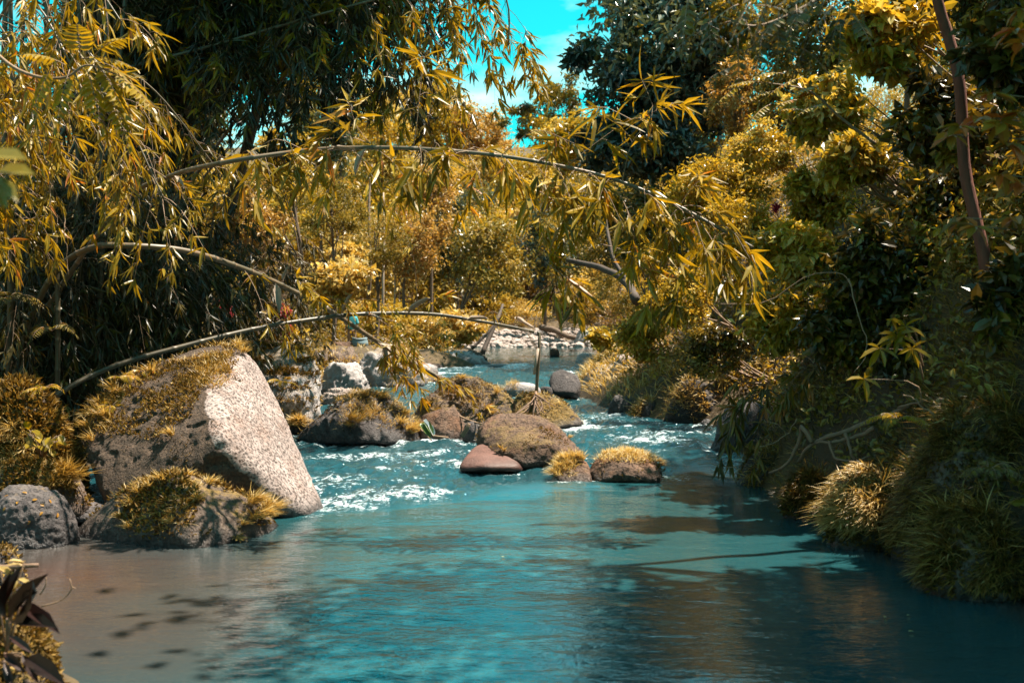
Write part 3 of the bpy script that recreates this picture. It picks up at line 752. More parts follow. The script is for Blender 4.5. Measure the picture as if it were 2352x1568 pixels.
rock('rock', 'tiny brown rock alone in the calm upper pool', 'rock', lump(1262, 1286, 799, 810, 49, .7, 23), M['smooth_rock'], p=6, sub=3, amp=.08)
rock('rock', 'long low stone lying in the white water of the upper riffle', 'rock', lump(1085, 1195, 836, 846, 41, .35, 24), M['grey_rock'], p=6, sub=4, amp=.08)

# 16 pale bedrock of the far bank on the bamboo side
LB = [('grey sloping bedrock slab with grass along its lower edge', 800, 990, 806, 890, 33, .8, 31, 'grey_rock', 1),
      ('rough jointed bedrock block between the mossy block and the sloping slab', 728, 850, 832, 906, 30.0, .7, 32, 'grey_rock', 0),
      ('flat pale water-worn slab at the waterline below the bedrock', 728, 842, 893, 918, 27.4, .5, 33, 'pale_rock', 0),
      ('brown flat-topped ledge where the person stands', 720, 845, 788, 826, 46.5, .5, 34, 'smooth_rock', 0),
      ('crumbling stony bank under the flat-topped ledge', 690, 830, 800, 868, 35, .7, 35, 'brown_rock', 1),
      ('pale rock shelf reaching into the stream by the leaning trunk', 975, 1132, 808, 848, 41.5, .6, 36, 'grey_rock', 0),
      ('rounded tan boulder at the water end of the pale rock shelf', 1050, 1120, 806, 838, 44, .6, 37, 'smooth_rock', 0),
      ('grass-topped low rock at the end of the sloping slab', 930, 1000, 848, 880, 35, .6, 38, 'grey_rock', 1),
      ('dark mossy rock at the foot of the upright block', 655, 735, 962, 985, 21.9, .7, 39, 'brown_rock', 1)]
for lab, u0, u1, vt, vb, d, dp, sd, mt, g in LB:
    o, V, N, ms = rock('rock', lab, 'rock', lump(u0, u1, vt, vb, d, dp, sd), M[mt], p=22, sub=5, amp=.20, freq=2.6, moss=.6 if g else .3, pit=.07)
    if g: rock_grass(o, V, N, 900, .22, lambda V, N: (N[:, 2] > .15) & (nf(V, 1.2, sd) > 0), .7, W=.012)

for i in range(22):
    u = rng.uniform(735, 990); v = np.interp(u, [735, 850, 1000], [885, 872, 858]) + rng.normal(-8, 16); w = rng.uniform(22, 52); h = rng.uniform(10, 26)
    g = G(u, max(v, 848)); d = g[1] + .4
    o, V, N, ms = rock('rock', 'broken slab of the pale bedrock ledge beside the upper stream', 'rock', lump(u - w, u + w, v - h, v + 6, d, .7, 300 + i, nz=5), M['grey_rock' if rng.random() < .6 else 'smooth_rock'], p=24, sub=4, amp=.16, freq=2.4, moss=.5, pit=.05, group='broken slabs of the pale bedrock ledge')
    if i % 3 == 0: rock_grass(o, V, N, 260, .2, lambda V, N: (N[:, 2] > .2) & (nf(V, 1.2, i) > -.1), .7, W=.010)

# 17 rocks of the opposite bank
RB = [('smooth grey outcrop half hidden in blond grass on the far bank', 1330, 1470, 838, 900, 30, .6, 41, 'grey_rock', 1),
      ('tilted grey slab above the grass slope with golden leaves over it', 1400, 1510, 812, 885, 28.5, .6, 42, 'pale_rock', 0),
      ('pale rock at the waterline under the yellow round-leaved shrub', 1320, 1390, 812, 852, 40, .6, 43, 'grey_rock', 0),
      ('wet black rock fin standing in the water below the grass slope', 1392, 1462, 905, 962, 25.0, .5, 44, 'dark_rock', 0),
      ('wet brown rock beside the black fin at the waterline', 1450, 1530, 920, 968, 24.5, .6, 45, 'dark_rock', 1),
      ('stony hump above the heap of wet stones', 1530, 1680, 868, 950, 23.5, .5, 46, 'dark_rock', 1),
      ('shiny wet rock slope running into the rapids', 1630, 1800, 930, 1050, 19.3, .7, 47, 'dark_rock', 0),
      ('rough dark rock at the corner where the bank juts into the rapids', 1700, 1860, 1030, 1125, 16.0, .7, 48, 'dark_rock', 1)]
for lab, u0, u1, vt, vb, d, dp, sd, mt, g in RB:
    o, V, N, ms = rock('rock', lab, 'rock', lump(u0, u1, vt, vb, d, dp, sd), M[mt], p=10, sub=5, amp=.12, freq=2.0, moss=.6 if g else .15, pit=.05, wh=.6 if 'wet' in lab else .12)
    if g: rock_grass(o, V, N, 1000, .22, lambda V, N: (N[:, 2] > .1) & (nf(V, 1.2, sd) > 0), .6, W=.010)
sd = 100
for i in range(46):
    u = rng.uniform(1470, 1760); v = np.interp(u, [1470, 1560, 1640, 1760], [950, 955, 985, 1030]) - abs(rng.normal(0, 1)) * 34 + 6
    w = rng.uniform(7, 22); g = G(u, min(max(v, 935), 1040)); d = g[1] + .3
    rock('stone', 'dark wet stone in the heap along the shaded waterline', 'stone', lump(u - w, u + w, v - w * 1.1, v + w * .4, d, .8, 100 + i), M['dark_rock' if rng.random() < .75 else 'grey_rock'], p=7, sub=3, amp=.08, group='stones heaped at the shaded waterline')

# 18 white cobble bar at the head of the pool
mbv, mbf, n0 = [], [], 0
D0, F0 = ico(1)
for i in range(1500):
    x = rng.uniform(-3.6, 5.2); y = 60.6 + rng.uniform(0, 1) ** 1.3 * 15
    r = rng.uniform(.06, .20) * (1 + (rng.random() < .08) * 1.0)
    q = D0 * (1 + .25 * rng.normal(0, 1, len(D0))[:, None] * .5) * A([r, r, r * .65]) + A([x, y, float(ground(A([x]), A([y]))[0]) + r * .3])
    mbv.append(q); mbf.append(F0 + n0); n0 += len(q)
Vg = np.vstack(mbv)
tag(put('gravel_bar', mesh_np('gravel_bar', Vg, np.vstack(mbf), M['pale_cobble'] if 'pale_cobble' in M else M['pale_rock'], False, extra={'moss': np.zeros(len(Vg)), 'wet': np.zeros(len(Vg))})), 'bar of white cobbles at the head of the calm pool', 'gravel', kind='stuff')
for lab, u0, u1, vt, vb, d, sd2 in [('grey boulder on the crest of the white cobble bar', 1222, 1262, 752, 790, 71, 61), ('dark grey boulder by the white cobble bar under golden shrubs', 1316, 1372, 752, 798, 63, 62), ('pale boulder low on the white cobble bar', 1255, 1300, 768, 792, 70, 63)]:
    rock('boulder', lab, 'boulder', lump(u0, u1, vt, vb, d, .7, sd2), M['grey_rock'], p=7, sub=4, amp=.07)

# froth where the current meets the rocks
RV = bpy.data.objects['river'].data; nv = len(RV.vertices)
co = np.empty(nv * 3, np.float32); RV.vertices.foreach_get('co', co); co = co.reshape(-1, 3)
fo = np.empty(nv, np.float32); RV.attributes['foam_glint'].data.foreach_get('value', fo)
cell, x0, y0, nx, ny = .07, -10.0, 10.0, 290, 600
gr_ = np.zeros((nx, ny)); sh = np.vstack(SHORE)
ii = ((sh[:, 0] - x0) / cell).astype(int); jj = ((sh[:, 1] - y0) / cell).astype(int); ok = (ii >= 0) & (ii < nx) & (jj >= 0) & (jj < ny)
gr_[ii[ok], jj[ok]] = 1
for _ in range(2):
    g2 = gr_.copy()
    for dx in (-1, 0, 1):
        for dy in (-1, 0, 1): g2 = np.maximum(g2, .72 * np.roll(np.roll(gr_, dx, 0), dy, 1))
    gr_ = g2
i_ = ((co[:, 0] - x0) / cell).astype(int); j_ = ((co[:, 1] - y0) / cell).astype(int); ok = (i_ >= 0) & (i_ < nx) & (j_ >= 0) & (j_ < ny)
ring = np.zeros(nv); ring[ok] = gr_[i_[ok], j_[ok]]
fo = np.clip(fo + ring * .75 * (.15 + .85 * np.clip(turb * 2, 0, 1)) * np.clip(.7 + fbm(np.c_[co[:, :2] * 2.3, 0 * co[:, 0]], 3), .1, 1.3) * (co[:, 1] > 13.2), 0, 1)
RV.attributes['foam_glint'].data.foreach_set('value', fo.astype(np.float32))

# ------------------------------------------------------------------ bamboo
def gz(x, y): return float(ground(A([float(x)]), A([float(y)]))[0])

class Boo:
    """collects the culm, twigs and leaves of one bamboo"""
    def __init__(self): self.fp, self.ft, self.fs, self.tw, self.extra = [], [], [], MB(), []
    def branch(self, p, d, L, droop, nf, sub=.16, r=.006, start=.25):
        d = nrm(d); t = np.linspace(0, 1, 6)
        path = p + d * (t * L)[:, None] + A([0, 0, -1.]) * (droop * L * t ** 2)[:, None] + np.cumsum(rnd(6, .014 * L), 0)
        self.path(path, nf, sub, r, start)
    def path(self, path, nf, sub=.16, r=.006, start=.25):
        path = np.asarray(path, float); n = len(path); t = np.linspace(0, 1, n)
        self.tw.tube(path, r * (1 - .65 * t), 3, rng.uniform(.3, .8), False)
        tg = nrm(np.gradient(path, axis=0))
        for i in range(nf):
            f = start + (1 - start) * (i + 1) / nf
            c = A([np.interp(f, t, path[:, k]) for k in range(3)]); g = A([np.interp(f, t, tg[:, k]) for k in range(3)])
            if i < nf - 1 and sub > 0:
                sd = nrm(np.cross(g, rng.normal(0, 1, 3))); e = nrm(g * .7 + sd * .9 + A([0, 0, -.25])); q = c + e * sub * rng.uniform(.5, 1.4)
                self.tw.tube(A([c, (c + q) / 2 + A([0, 0, .02]), q]), r * .5, 3, .5, False)
                c, g = q, e
            self.fp.append(c); self.ft.append(g); self.fs.append(rng.integers(4, 9))
    def leaves(self, parent, L, mat, nparts, ratio=.062, T=.45, down=.55):
        if not self.fp: return
        k = A(self.fs); idx = np.repeat(np.arange(len(k)), k); n = len(idx)
        pos = np.concatenate([np.linspace(-1, 1, m) for m in k])
        Tg = A(self.ft)[idx]; sd = nrm(np.cross(Tg, A([0, 0, 1.])) + rnd(len(k), .25)[idx])
        D = nrm(Tg * .65 + sd * (pos * .9)[:, None] + A([0, 0, -1.]) * (down * rng.uniform(.1, 1.4, n))[:, None] + rnd(n, .22))
        Pt = A(self.fp)[idx] - Tg * (rng.uniform(0, .10, n) * (1 - np.abs(pos)))[:, None]
        LL = L * rng.uniform(.55, 1.15, n) * (1 - .25 * np.abs(pos)); N = nrm(A([0, 0, .7]) + rnd(n, .55))
        fan_t = rng.normal(0, .14, len(k))[idx]
        Tt = np.clip(T + fan_t + rng.normal(0, .12, n) + (rng.random(n) < .03) * .45, 0, .99)
        leaves_out(parent, Pt, D, N, LL, LL * ratio * rng.uniform(.85, 1.2, n), Tt, mat, 'long', nparts)

def culm_mesh(path, r0, r1, internode, T=.4, sides=8):
    path = spline(path, 60); seg = np.r_[0, np.cumsum(np.linalg.norm(np.diff(path, axis=0), axis=1))]; L = seg[-1]
    s, rr, tt = [], [], []
    for k in range(max(int(L / internode), 2)):
        a = k * internode
        for da, fr, dt in ((0, 1.16, -.25), (.022, .97, .28), (.07, .96, .1), (internode * .5, .97, 0), (internode - .05, .98, 0), (internode - .02, 1.05, -.1)):
            if a + da <= L: s.append(a + da); rr.append(fr); tt.append(T + dt)
    s, rr, tt = A(s), A(rr), A(tt)
    Q = np.stack([np.interp(s, seg, path[:, k]) for k in range(3)], -1)
    rad = (r0 + (r1 - r0) * (s / L)) * rr
    mb = MB(); mb.tube(Q, rad, sides, np.r_[np.repeat(np.clip(tt, 0, 1), sides), tt[0], tt[-1]])
    return mb, Q, rad, s / L

def bamboo(label, group, base, path, r0, r1, mat, L, nparts, bp=None, branches=0, t0=.3, blen=(.7, 1.4), droop=(.5, 1.1), nf=(4, 8), T=.45, internode=.45, ct=.4, down=.55, hang=.0, ratio=.075, flat=None, sheaths=()):
    t = thing('bamboo', base, label, 'bamboo', group)
    mb, Q, rad, s = culm_mesh(path, r0, r1, internode, ct)
    mb.build('culm', M['culm'], t)
    b = bp or Boo()
    ok = np.nonzero(s >= t0)[0]
    for i in range(branches):
        k = ok[int((i + rng.random()) / branches * len(ok))]
        tg = nrm(Q[min(k + 1, len(Q) - 1)] - Q[max(k - 1, 0)]); sd = nrm(np.cross(tg, rng.normal(0, 1, 3)))
        d = tg * .5 + sd + A([0, 0, -hang])
        if flat is not None: d = d + A(flat) * rng.uniform(0, 1)
        b.branch(Q[k], d, rng.uniform(*blen), rng.uniform(*droop), rng.integers(*nf))
    b.tw.build('twigs', M['twig'], t, kind='stuff')
    for (p, d, l) in sheaths:
        V0, F0 = leaf_template([0, .25, .6, .85, 1], [0, 1, .8, .45, 0], .5, .1)
        D, S, N = frames(nrm(A(d)), A([0, -.3, 1.]))
        Vs = A(p) + V0[:, :1] * S * l * .13 + V0[:, 1:2] * D * l + V0[:, 2:] * N * l * np.where(V0[:, :1] != 0, .3, 1)
        put('sheath', mesh_np('sheath', Vs, F0, M['pale_wood'], True), t)
    b.leaves(t, L, mat, nparts, ratio, T, down)
    return t

BL, DBL = M['bamboo_leaf'], M['shade_toned_bamboo_leaf']
# the arching culm across the picture
pa = [P(60, 800, 17.5), P(180, 600, 17), P(300, 450, 16.3), P(390, 405, 15.6), P(500, 376, 12.8), P(700, 346, 12.8), P(850, 339, 12.8), P(1000, 344, 12.8), P(1150, 358, 12.8), P(1300, 384, 12.8),
      P(1420, 415, 12.8), P(1550, 470, 12.8), P(1680, 540, 12.8), P(1765, 590, 12.8)]
b = Boo()
def px(*pts, o=0): return spline([P(p[0], p[1], p[2] - o) for p in pts], 9)
OFF = 2.2
for pts, n in [([(850, 330, 15), (800, 315, 14.8), (730, 322, 14.6)], 4), ([(850, 332, 15), (820, 290, 14.8), (800, 235, 14.7)], 4), ([(950, 335, 15), (960, 260, 15), (968, 180, 15.1), (975, 130, 15.2)], 6),
               ([(1150, 358, 15), (1230, 300, 14.8), (1320, 330, 14.6)], 3), ([(1300, 384, 15), (1380, 320, 15), (1460, 270, 15.1), (1570, 238, 15.2)], 8), ([(1430, 415, 15), (1450, 330, 15), (1500, 260, 15.1), (1475, 185, 15.2)], 8),
               ([(1310, 385, 15), (1300, 350, 14.9), (1310, 310, 14.8)], 3), ([(1450, 275, 15.1), (1400, 250, 15), (1370, 245, 15)], 3), ([(1560, 475, 15), (1590, 430, 15), (1615, 410, 15)], 4),
               ([(1160, 360, 15), (1200, 420, 14.8), (1235, 500, 14.7), (1260, 600, 14.7), (1275, 680, 14.7)], 9), ([(1240, 440, 14.8), (1290, 480, 14.7), (1310, 560, 14.7)], 5), ([(1250, 600, 14.7), (1300, 640, 14.6), (1330, 690, 14.6)], 4),
               ([(1400, 410, 15), (1440, 480, 14.8), (1460, 560, 14.7), (1450, 610, 14.7)], 7), ([(1500, 445, 15), (1540, 540, 14.8), (1560, 640, 14.7), (1550, 700, 14.7)], 9), ([(1600, 500, 15), (1640, 560, 14.8), (1670, 650, 14.7)], 7),
               ([(1380, 560, 14.7), (1440, 580, 14.7), (1490, 640, 14.6)], 4), ([(1520, 600, 14.7), (1500, 680, 14.7), (1490, 720, 14.7)], 3), ([(1690, 545, 15), (1720, 600, 14.9), (1730, 680, 14.8)], 5), ([(700, 346, 15.2), (640, 320, 15), (600, 335, 15), (560, 360, 15)], 3)]:
    b.path(px(*pts, o=OFF), n, .14)
for u in np.r_[rng.uniform(540, 1130, 13), rng.uniform(960, 1720, 36)]:
    k = np.argmin([abs(q[0] - u) for q in [(390,), (500,), (700,), (850,), (1000,), (1150,), (1300,), (1420,), (1550,), (1680,)]])
    v = np.interp(u, [390, 500, 700, 850, 1000, 1150, 1300, 1420, 1550, 1680, 1765], [405, 376, 346, 339, 344, 358, 384, 415, 470, 540, 590])
    b.branch(P(u, v, 12.85), A([rng.normal(.25, .6), rng.normal(-.3, .5), rng.uniform(-.2, .4)]), rng.uniform(.28, .75), rng.uniform(.7, 1.3), rng.integers(2, 5), .12)
bamboo('arching bamboo stem spanning the river high above the rocks with hanging golden leaves', None, (float(pa[0][0]), 17.5, gz(pa[0][0], 17.5)), [A([pa[0][0] - .2, 17.6, gz(pa[0][0], 17.5)])] + pa, .042, .018, BL, .42, 300, b, 0, T=.55,
       sheaths=[(P(400, 404, 14.5), (.5, -.3, -.5), .24), (P(842, 340, 12.75), (-.35, -.1, -.75), .34), (P(760, 343, 12.8), (.9, -.1, -.02), .3), (P(1010, 345, 12.75), (.3, -.2, -1), .25), (P(1235, 372, 12.75), (.8, 0, .3), .2)])

# the culm that falls to the mossy rock
pb = [P(40, 830, 17.5), P(110, 650, 17), P(200, 572, 16.4), P(310, 565, 16.4), P(430, 577, 16.9), P(540, 610, 17.8), P(640, 652, 18.9), P(760, 715, 20.2), P(860, 780, 21.3), P(950, 835, 22.4), P(1060, 892, 22.8)]
b = Boo()
for u, n, dx, up in [(560, 2, .3, -.3), (620, 3, -.2, .5), (660, 4, .6, .6), (640, 3, .2, -.4), (690, 4, .6, .5), (770, 3, .5, .9), (850, 4, .95, .25), (858, 5, .9, .0), (865, 5, .6, -.5), (860, 4, .9, .3), (870, 4, .6, -.5), (930, 3, .1, -.6), (935, 3, -.2, -.6),
                     (945, 3, .3, -.5), (980, 4, .9, .15), (1000, 3, .9, .1), (1010, 3, .9, -.2), (900, 4, .9, .2), (745, 3, .7, .9), (880, 3, .8, -.2)]:
    v = np.interp(u, [540, 640, 760, 860, 950, 1050], [610, 652, 715, 780, 835, 885]); d = np.interp(u, [540, 640, 760, 860, 950, 1050], [17.8, 18.9, 20.2, 21.3, 22.4, 22.8])
    b.branch(P(u, v, d), A([dx, -.35, up]), rng.uniform(.35, .95), rng.uniform(.4, .9), n, .12)
b.path(px((1000, 860, 22.3), (1060, 905, 21.9), (1090, 940, 21.7), (1118, 930, 21.6)), 3, .1)
bamboo('fallen bamboo stem slanting down to rest on the humped mossy rock', None, (float(pb[0][0]), 17.5, gz(pb[0][0], 17.5)), [A([pb[0][0] - .1, 17.5, gz(pb[0][0], 17.5)])] + pb, .050, .042, BL, .36, 300, b, 0, T=.62, ct=.42,
       sheaths=[(P(633, 650, 18.75), (.15, -.1, -1), .5), (P(878, 792, 21.35), (.2, -.1, -.9), .45), (P(870, 788, 21.3), (.9, -.1, -.7), .6), (P(650, 648, 18.8), (.25, -.1, .7), .3)])

# the low culm that breaks over the islet
pc = [A([-7.6, 16.8, gz(-7.6, 16.8) - .1]), P(110, 922, 17), P(250, 845, 17.6), P(420, 795, 18.2), P(600, 752, 19), P(780, 725, 20), P(900, 719, 20.8), P(1000, 722, 21.5), P(1100, 737, 22.1), P(1180, 752, 22.6), P(1238, 765, 23)]
b = Boo()
for pts, n in [([(780, 724, 20), (820, 690, 20), (870, 690, 20), (900, 715, 20)], 5), ([(960, 715, 21), (955, 640, 21), (945, 570, 21), (920, 520, 21), (900, 530, 21)], 3), ([(965, 712, 21.2), (990, 690, 21.1), (1030, 680, 21)], 5),
               ([(1100, 733, 22), (1130, 715, 22), (1160, 730, 21.9)], 4), ([(850, 720, 20.3), (910, 760, 20), (955, 800, 19.9)], 6), ([(850, 722, 20.4), (910, 740, 20.2), (960, 760, 20)], 5), ([(640, 745, 19.2), (660, 770, 19), (680, 800, 19)], 3)]:
    b.path(px(*pts), n, .12)
tc_ = bamboo('low bamboo stem bowed over the big wedge boulder and snapped at its tip', None, (float(pc[0][0]), 17, gz(pc[0][0], 17) - .1), pc, .044, .032, BL, .30, 300, b, 0, T=.6, ct=.12,
       sheaths=[(P(785, 722, 19.95), (.45, -.2, 1.0), .42), (P(935, 722, 20.9), (.75, -.2, .6), .55), (P(1070, 735, 21.9), (1, -.1, .12), .45), (P(845, 722, 20.3), (.9, -.3, -.3), .3)])
mb = MB(); mb.tube(spline([P(1234, 763, 23), P(1239, 768, 23), P(1238, 800, 22.9), P(1235, 850, 22.9), P(1232, 906, 22.9)], 14), np.linspace(.026, .036, 14), 8, .3)
mb.build('snapped_tip', M['culm'], tc_)
mb = MB(); mb.tube([P(1236, 800, 22.85), P(1231, 830, 22.8), P(1227, 860, 22.8)], [.03, .035, .03], 6, .9); mb.build('hanging_sheath', M['pale_wood'], tc_)
mb = MB()
for i in range(4): mb.tube([P(1200 + 4 * i, 757, 22.7), P(1220, 775 + 4 * i, 22.9), P(1236, 800 + 2 * i, 22.9)], .006, 3, .7)
mb.build('torn_fibre', M['pale_wood'], tc_)
# the stump of roots and dead twigs under it
ts_ = thing('dead_stalk', P(1228, 965, 22.2), 'reddish dead stalk with ragged rootlets standing on the grass-fringed rock', 'dead plant')
mb = MB(); mb.tube(spline([P(1231, 900, 22.75), P(1230, 930, 22.3), P(1226, 950, 22.2), P(1232, 975, 22.0)], 8), np.linspace(.028, .045, 8), 7, .4); mb.build('stalk', M['root'], ts_)
for i in range(16):
    a = P(1230 + rng.normal(0, 3), 905 + rng.uniform(0, 20), 22.6); e = P(1230 + rng.normal(0, 34), 930 + rng.uniform(0, 45), 22.0)
    mb = MB(); mb.tube(spline([a, (a + e) / 2 + rng.normal(0, .07, 3), e], 6), np.linspace(.016, .006, 6), 4, rng.random()); mb.build('rootlet', M['root'], ts_)

# the grove: tall culms that lean over the water, their tops hanging into the picture
tops = [(-40, 21, (1175, 150, 20.5), (1100, -40), 11, .5), (-150, 21.5, (1110, 60, 22), (1000, -90), 10, .42), (60, 22, (985, 190, 21.5), (880, -60), 11, .34), (130, 22.5, (860, 150, 21), (740, -60), 12, .25),
        (200, 22.5, (720, 200, 20.5), (600, -70), 12, .2), (250, 23, (575, 250, 20.5), (480, -60), 11, .22), (-60, 23, (1020, -30, 23), (880, -150), 11, .35), (20, 23.5, (820, -10, 23), (680, -140), 12, .2),
        (80, 23.5, (640, 60, 22), (520, -120), 12, .2), (160, 23.5, (450, 120, 21.5), (380, -100), 12, .2), (280, 24, (350, 180, 22.5), (310, -80), 11, .2), (-20, 24.5, (1160, -60, 24.5), (980, -190), 10, .4),
        (120, 24.5, (920, 30, 24), (760, -160), 12, .25), (320, 25, (760, 90, 24), (560, -120), 12, .2),
        (90, 25, (1080, 90, 24.5), (900, -170), 12, .3), (40, 24, (1010, 210, 23.5), (860, -120), 14, .3), (180, 25.5, (930, 230, 24.5), (760, -120), 14, .22)]
GL = ['bamboo plume with leaf tips hanging into the blue sky gap', 'bamboo plume crossing the top edge beside the sky gap', 'bamboo plume hanging above the middle of the arching stem', 'dark bamboo plume above the sheath on the arching stem',
      'dark bamboo plume hanging lowest over the arching stem, its fans nearly black', 'dark bamboo plume above the place where the arching stem leaves the grove', 'thin bamboo plume behind the sky-gap plumes', None, None, None, 'dark bamboo plume nearest the sunlit pinnate leaves', 'bamboo plume at the very top of the sky gap', None, None, 'thin dark plume whose fans show against the sky left of the gap', 'drooping plume low above the middle of the arching stem', 'shaded plume hanging in front of the golden hillside tree']
for i, (ub, db, tip, arc, nb, T) in enumerate(tops):
    bx = (ub - CX) / F * db; g0 = gz(bx, db)
    mid = P(arc[0], arc[1], (db + tip[2]) / 2 - .2)
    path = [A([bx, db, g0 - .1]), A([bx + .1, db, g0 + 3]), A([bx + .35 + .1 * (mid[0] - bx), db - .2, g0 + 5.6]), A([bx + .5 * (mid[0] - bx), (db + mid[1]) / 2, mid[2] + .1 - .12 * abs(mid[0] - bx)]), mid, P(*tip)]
    bamboo(GL[i] or 'dark bamboo plume deep in the canopy of the grove', 'bamboo of the grove leaning over the water', (float(bx), float(db), g0), path, .055, .014, DBL if i not in (0, 1, 2, 11) else BL, .40, 300, None, (74 if i not in (0, 1, 2, 7, 11, 14, 15, 16) else 26) + nb, .45, (.5, 1.35), (.4, 1.1), (6, 10), T, ct=.3, hang=.35)

# young culms and low leafy stems in front of the grove, in its shade
low = [(-60, 19, 330), (40, 19.5, 420), (110, 20, 380), (170, 18.8, 460), (240, 20, 420), (310, 21, 450), (390, 21.5, 480), (470, 22.5, 470), (20, 20.5, 500), (560, 24.5, 520), (350, 19.6, 560), (200, 21.5, 520), (90, 18.5, 600), (620, 26, 560), (-30, 20.5, 640), (60, 21, 560), (140, 19.6, 620), (230, 19.2, 640), (330, 20.6, 620), (420, 20.2, 600), (-100, 18.2, 480), (0, 17.8, 620)]
for i, (ub, db, vt) in enumerate(low):
    bx = (ub - CX) / F * db; g0 = gz(bx, db); tp = P(ub + rng.uniform(20, 130), vt, db - rng.uniform(.3, 1.3))
    path = [A([bx, db, g0 - .1]), A([bx + .05, db, g0 + .5 * (tp[2] - g0)]), A([.5 * bx + .5 * tp[0], db - .2, tp[2] - .05]), tp]
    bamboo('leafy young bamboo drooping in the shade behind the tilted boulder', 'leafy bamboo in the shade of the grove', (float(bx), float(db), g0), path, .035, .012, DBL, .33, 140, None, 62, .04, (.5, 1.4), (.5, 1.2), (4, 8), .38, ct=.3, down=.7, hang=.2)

# bare culms standing at the picture edge
for i, (u0, u1, d, r, lab) in enumerate([(12, 18, 17, .055, 'straight grey bamboo culm at the very edge of the picture'), (75, 20, 18, .05, 'bamboo culm leaning towards the picture edge'), (128, 108, 17.2, .045, 'dark crooked bamboo culm behind the sunlit bamboo leaves'),
                                         (170, 190, 19, .05, 'slender bamboo culm in the shaded grove'), (40, 62, 19.5, .05, 'pale bamboo culm second from the picture edge'), (205, 262, 18.5, .05, 'slanting bamboo culm rising under the pinnate leaves'), (100, 160, 21, .055, 'thick bamboo culm deep in the grove'), (235, 300, 21, .05, 'upright bamboo culm deep in the grove below the dark plumes')]):
    a = P(u0, 900, d); a[2] = gz(a[0], d); e = P(u1, -160, d - .5)
    bamboo(lab, 'bare bamboo culms of the grove', tuple(map(float, a)), [a, a * .66 + e * .34 + A([.06, 0, 0]), a * .33 + e * .67 - A([.05, 0, 0]), e], r, r * .7, DBL, .3, 40, None, 14, .4, (.5, 1.0), (.5, 1.0), (3, 5), .5, ct=.12)

# sunlit leafy stems at the upper picture edge
for i, (ub, db, tip, mid, T, lab) in enumerate([(-160, 13.5, (250, 330, 12.6), (60, -10), .6, 'sunlit bamboo drooping past the pinnate leaves'), (-200, 14, (390, 480, 13.6), (180, 100), .55, 'sunlit bamboo with its drooping tip above the start of the fallen stem'),
                                               (-120, 15, (120, 420, 13.8), (0, 60), .55, 'bamboo with yellow and grey-green leaves at the picture edge'), (-240, 13, (330, 120, 12.8), (120, -120), .6, 'sunlit bamboo hanging in from the top corner'), (-60, 16, (400, 520, 15.6), (250, 220), .45, 'bamboo whose last leaves hang in front of the fallen stem'),
                                               (-100, 15.5, (540, 440, 17.5), (300, 170), .2, 'half-shaded bamboo reaching over the start of the arching stem')]):
    bx = (ub - CX) / F * db; g0 = gz(bx, db); m = P(mid[0], mid[1], (db + tip[2]) / 2)
    bamboo(lab, 'sunlit bamboo at the picture edge', (float(bx), float(db), g0), [A([bx, db, g0]), A([bx, db, g0 + 2.2]), .5 * A([bx, db, g0 + 3]) + .5 * m + A([0, 0, .4]), m, P(*tip)], .035, .008, BL, .30, 300, None, 30, .35, (.4, 1.0), (.4, 1.1), (3, 7), T, ct=.4, hang=.2)

# ------------------------------------------------------------------ trees and shrubs
def crown_leaves(c, rad, n, L, nc, T, spread=.30, kmin=.45, flat=.5, hang=.35, base_cut=-1.0):
    dirs = nrm(rnd(nc)); dirs[:, 2] = np.where(dirs[:, 2] < base_cut, -dirs[:, 2], dirs[:, 2])
    lum = 1 + .35 * fbm(dirs * 1.7 + rng.uniform(0, 40, 3), 3)
    C = c + dirs * rad * (rng.uniform(kmin, 1.0, nc) * lum)[:, None]
    ct = rng.normal(0, .2, nc); cs = rng.uniform(.5, 1.7, nc)
    i = rng.integers(0, nc, n)
    o = nrm(rnd(n)) * rng.uniform(.25, 1, n)[:, None] ** .6
    Pt = C[i] + (o * .55 + rnd(n, .42)) * rad * (spread * cs[i])[:, None] * A([1, 1, .75])
    N = nrm(o * .7 + A([0, 0, flat]) + rnd(n, .45))
    D = nrm(nrm(rnd(n)) * .8 + o * .6 + A([0, 0, -hang]))
    return C, Pt, D, N, L * rng.uniform(.6, 1.25, n), np.clip(T + ct[i] + rng.normal(0, .13, n), 0, 1)

def limb(mb, a, e, r0, r1, wob=.06, n=8):
    q = spline([a, a * .6 + e * .4 + rng.normal(0, wob, 3) * np.linalg.norm(e - a), e], n)
    mb.tube(q, np.linspace(r0, r1, n), 6, .5); return q

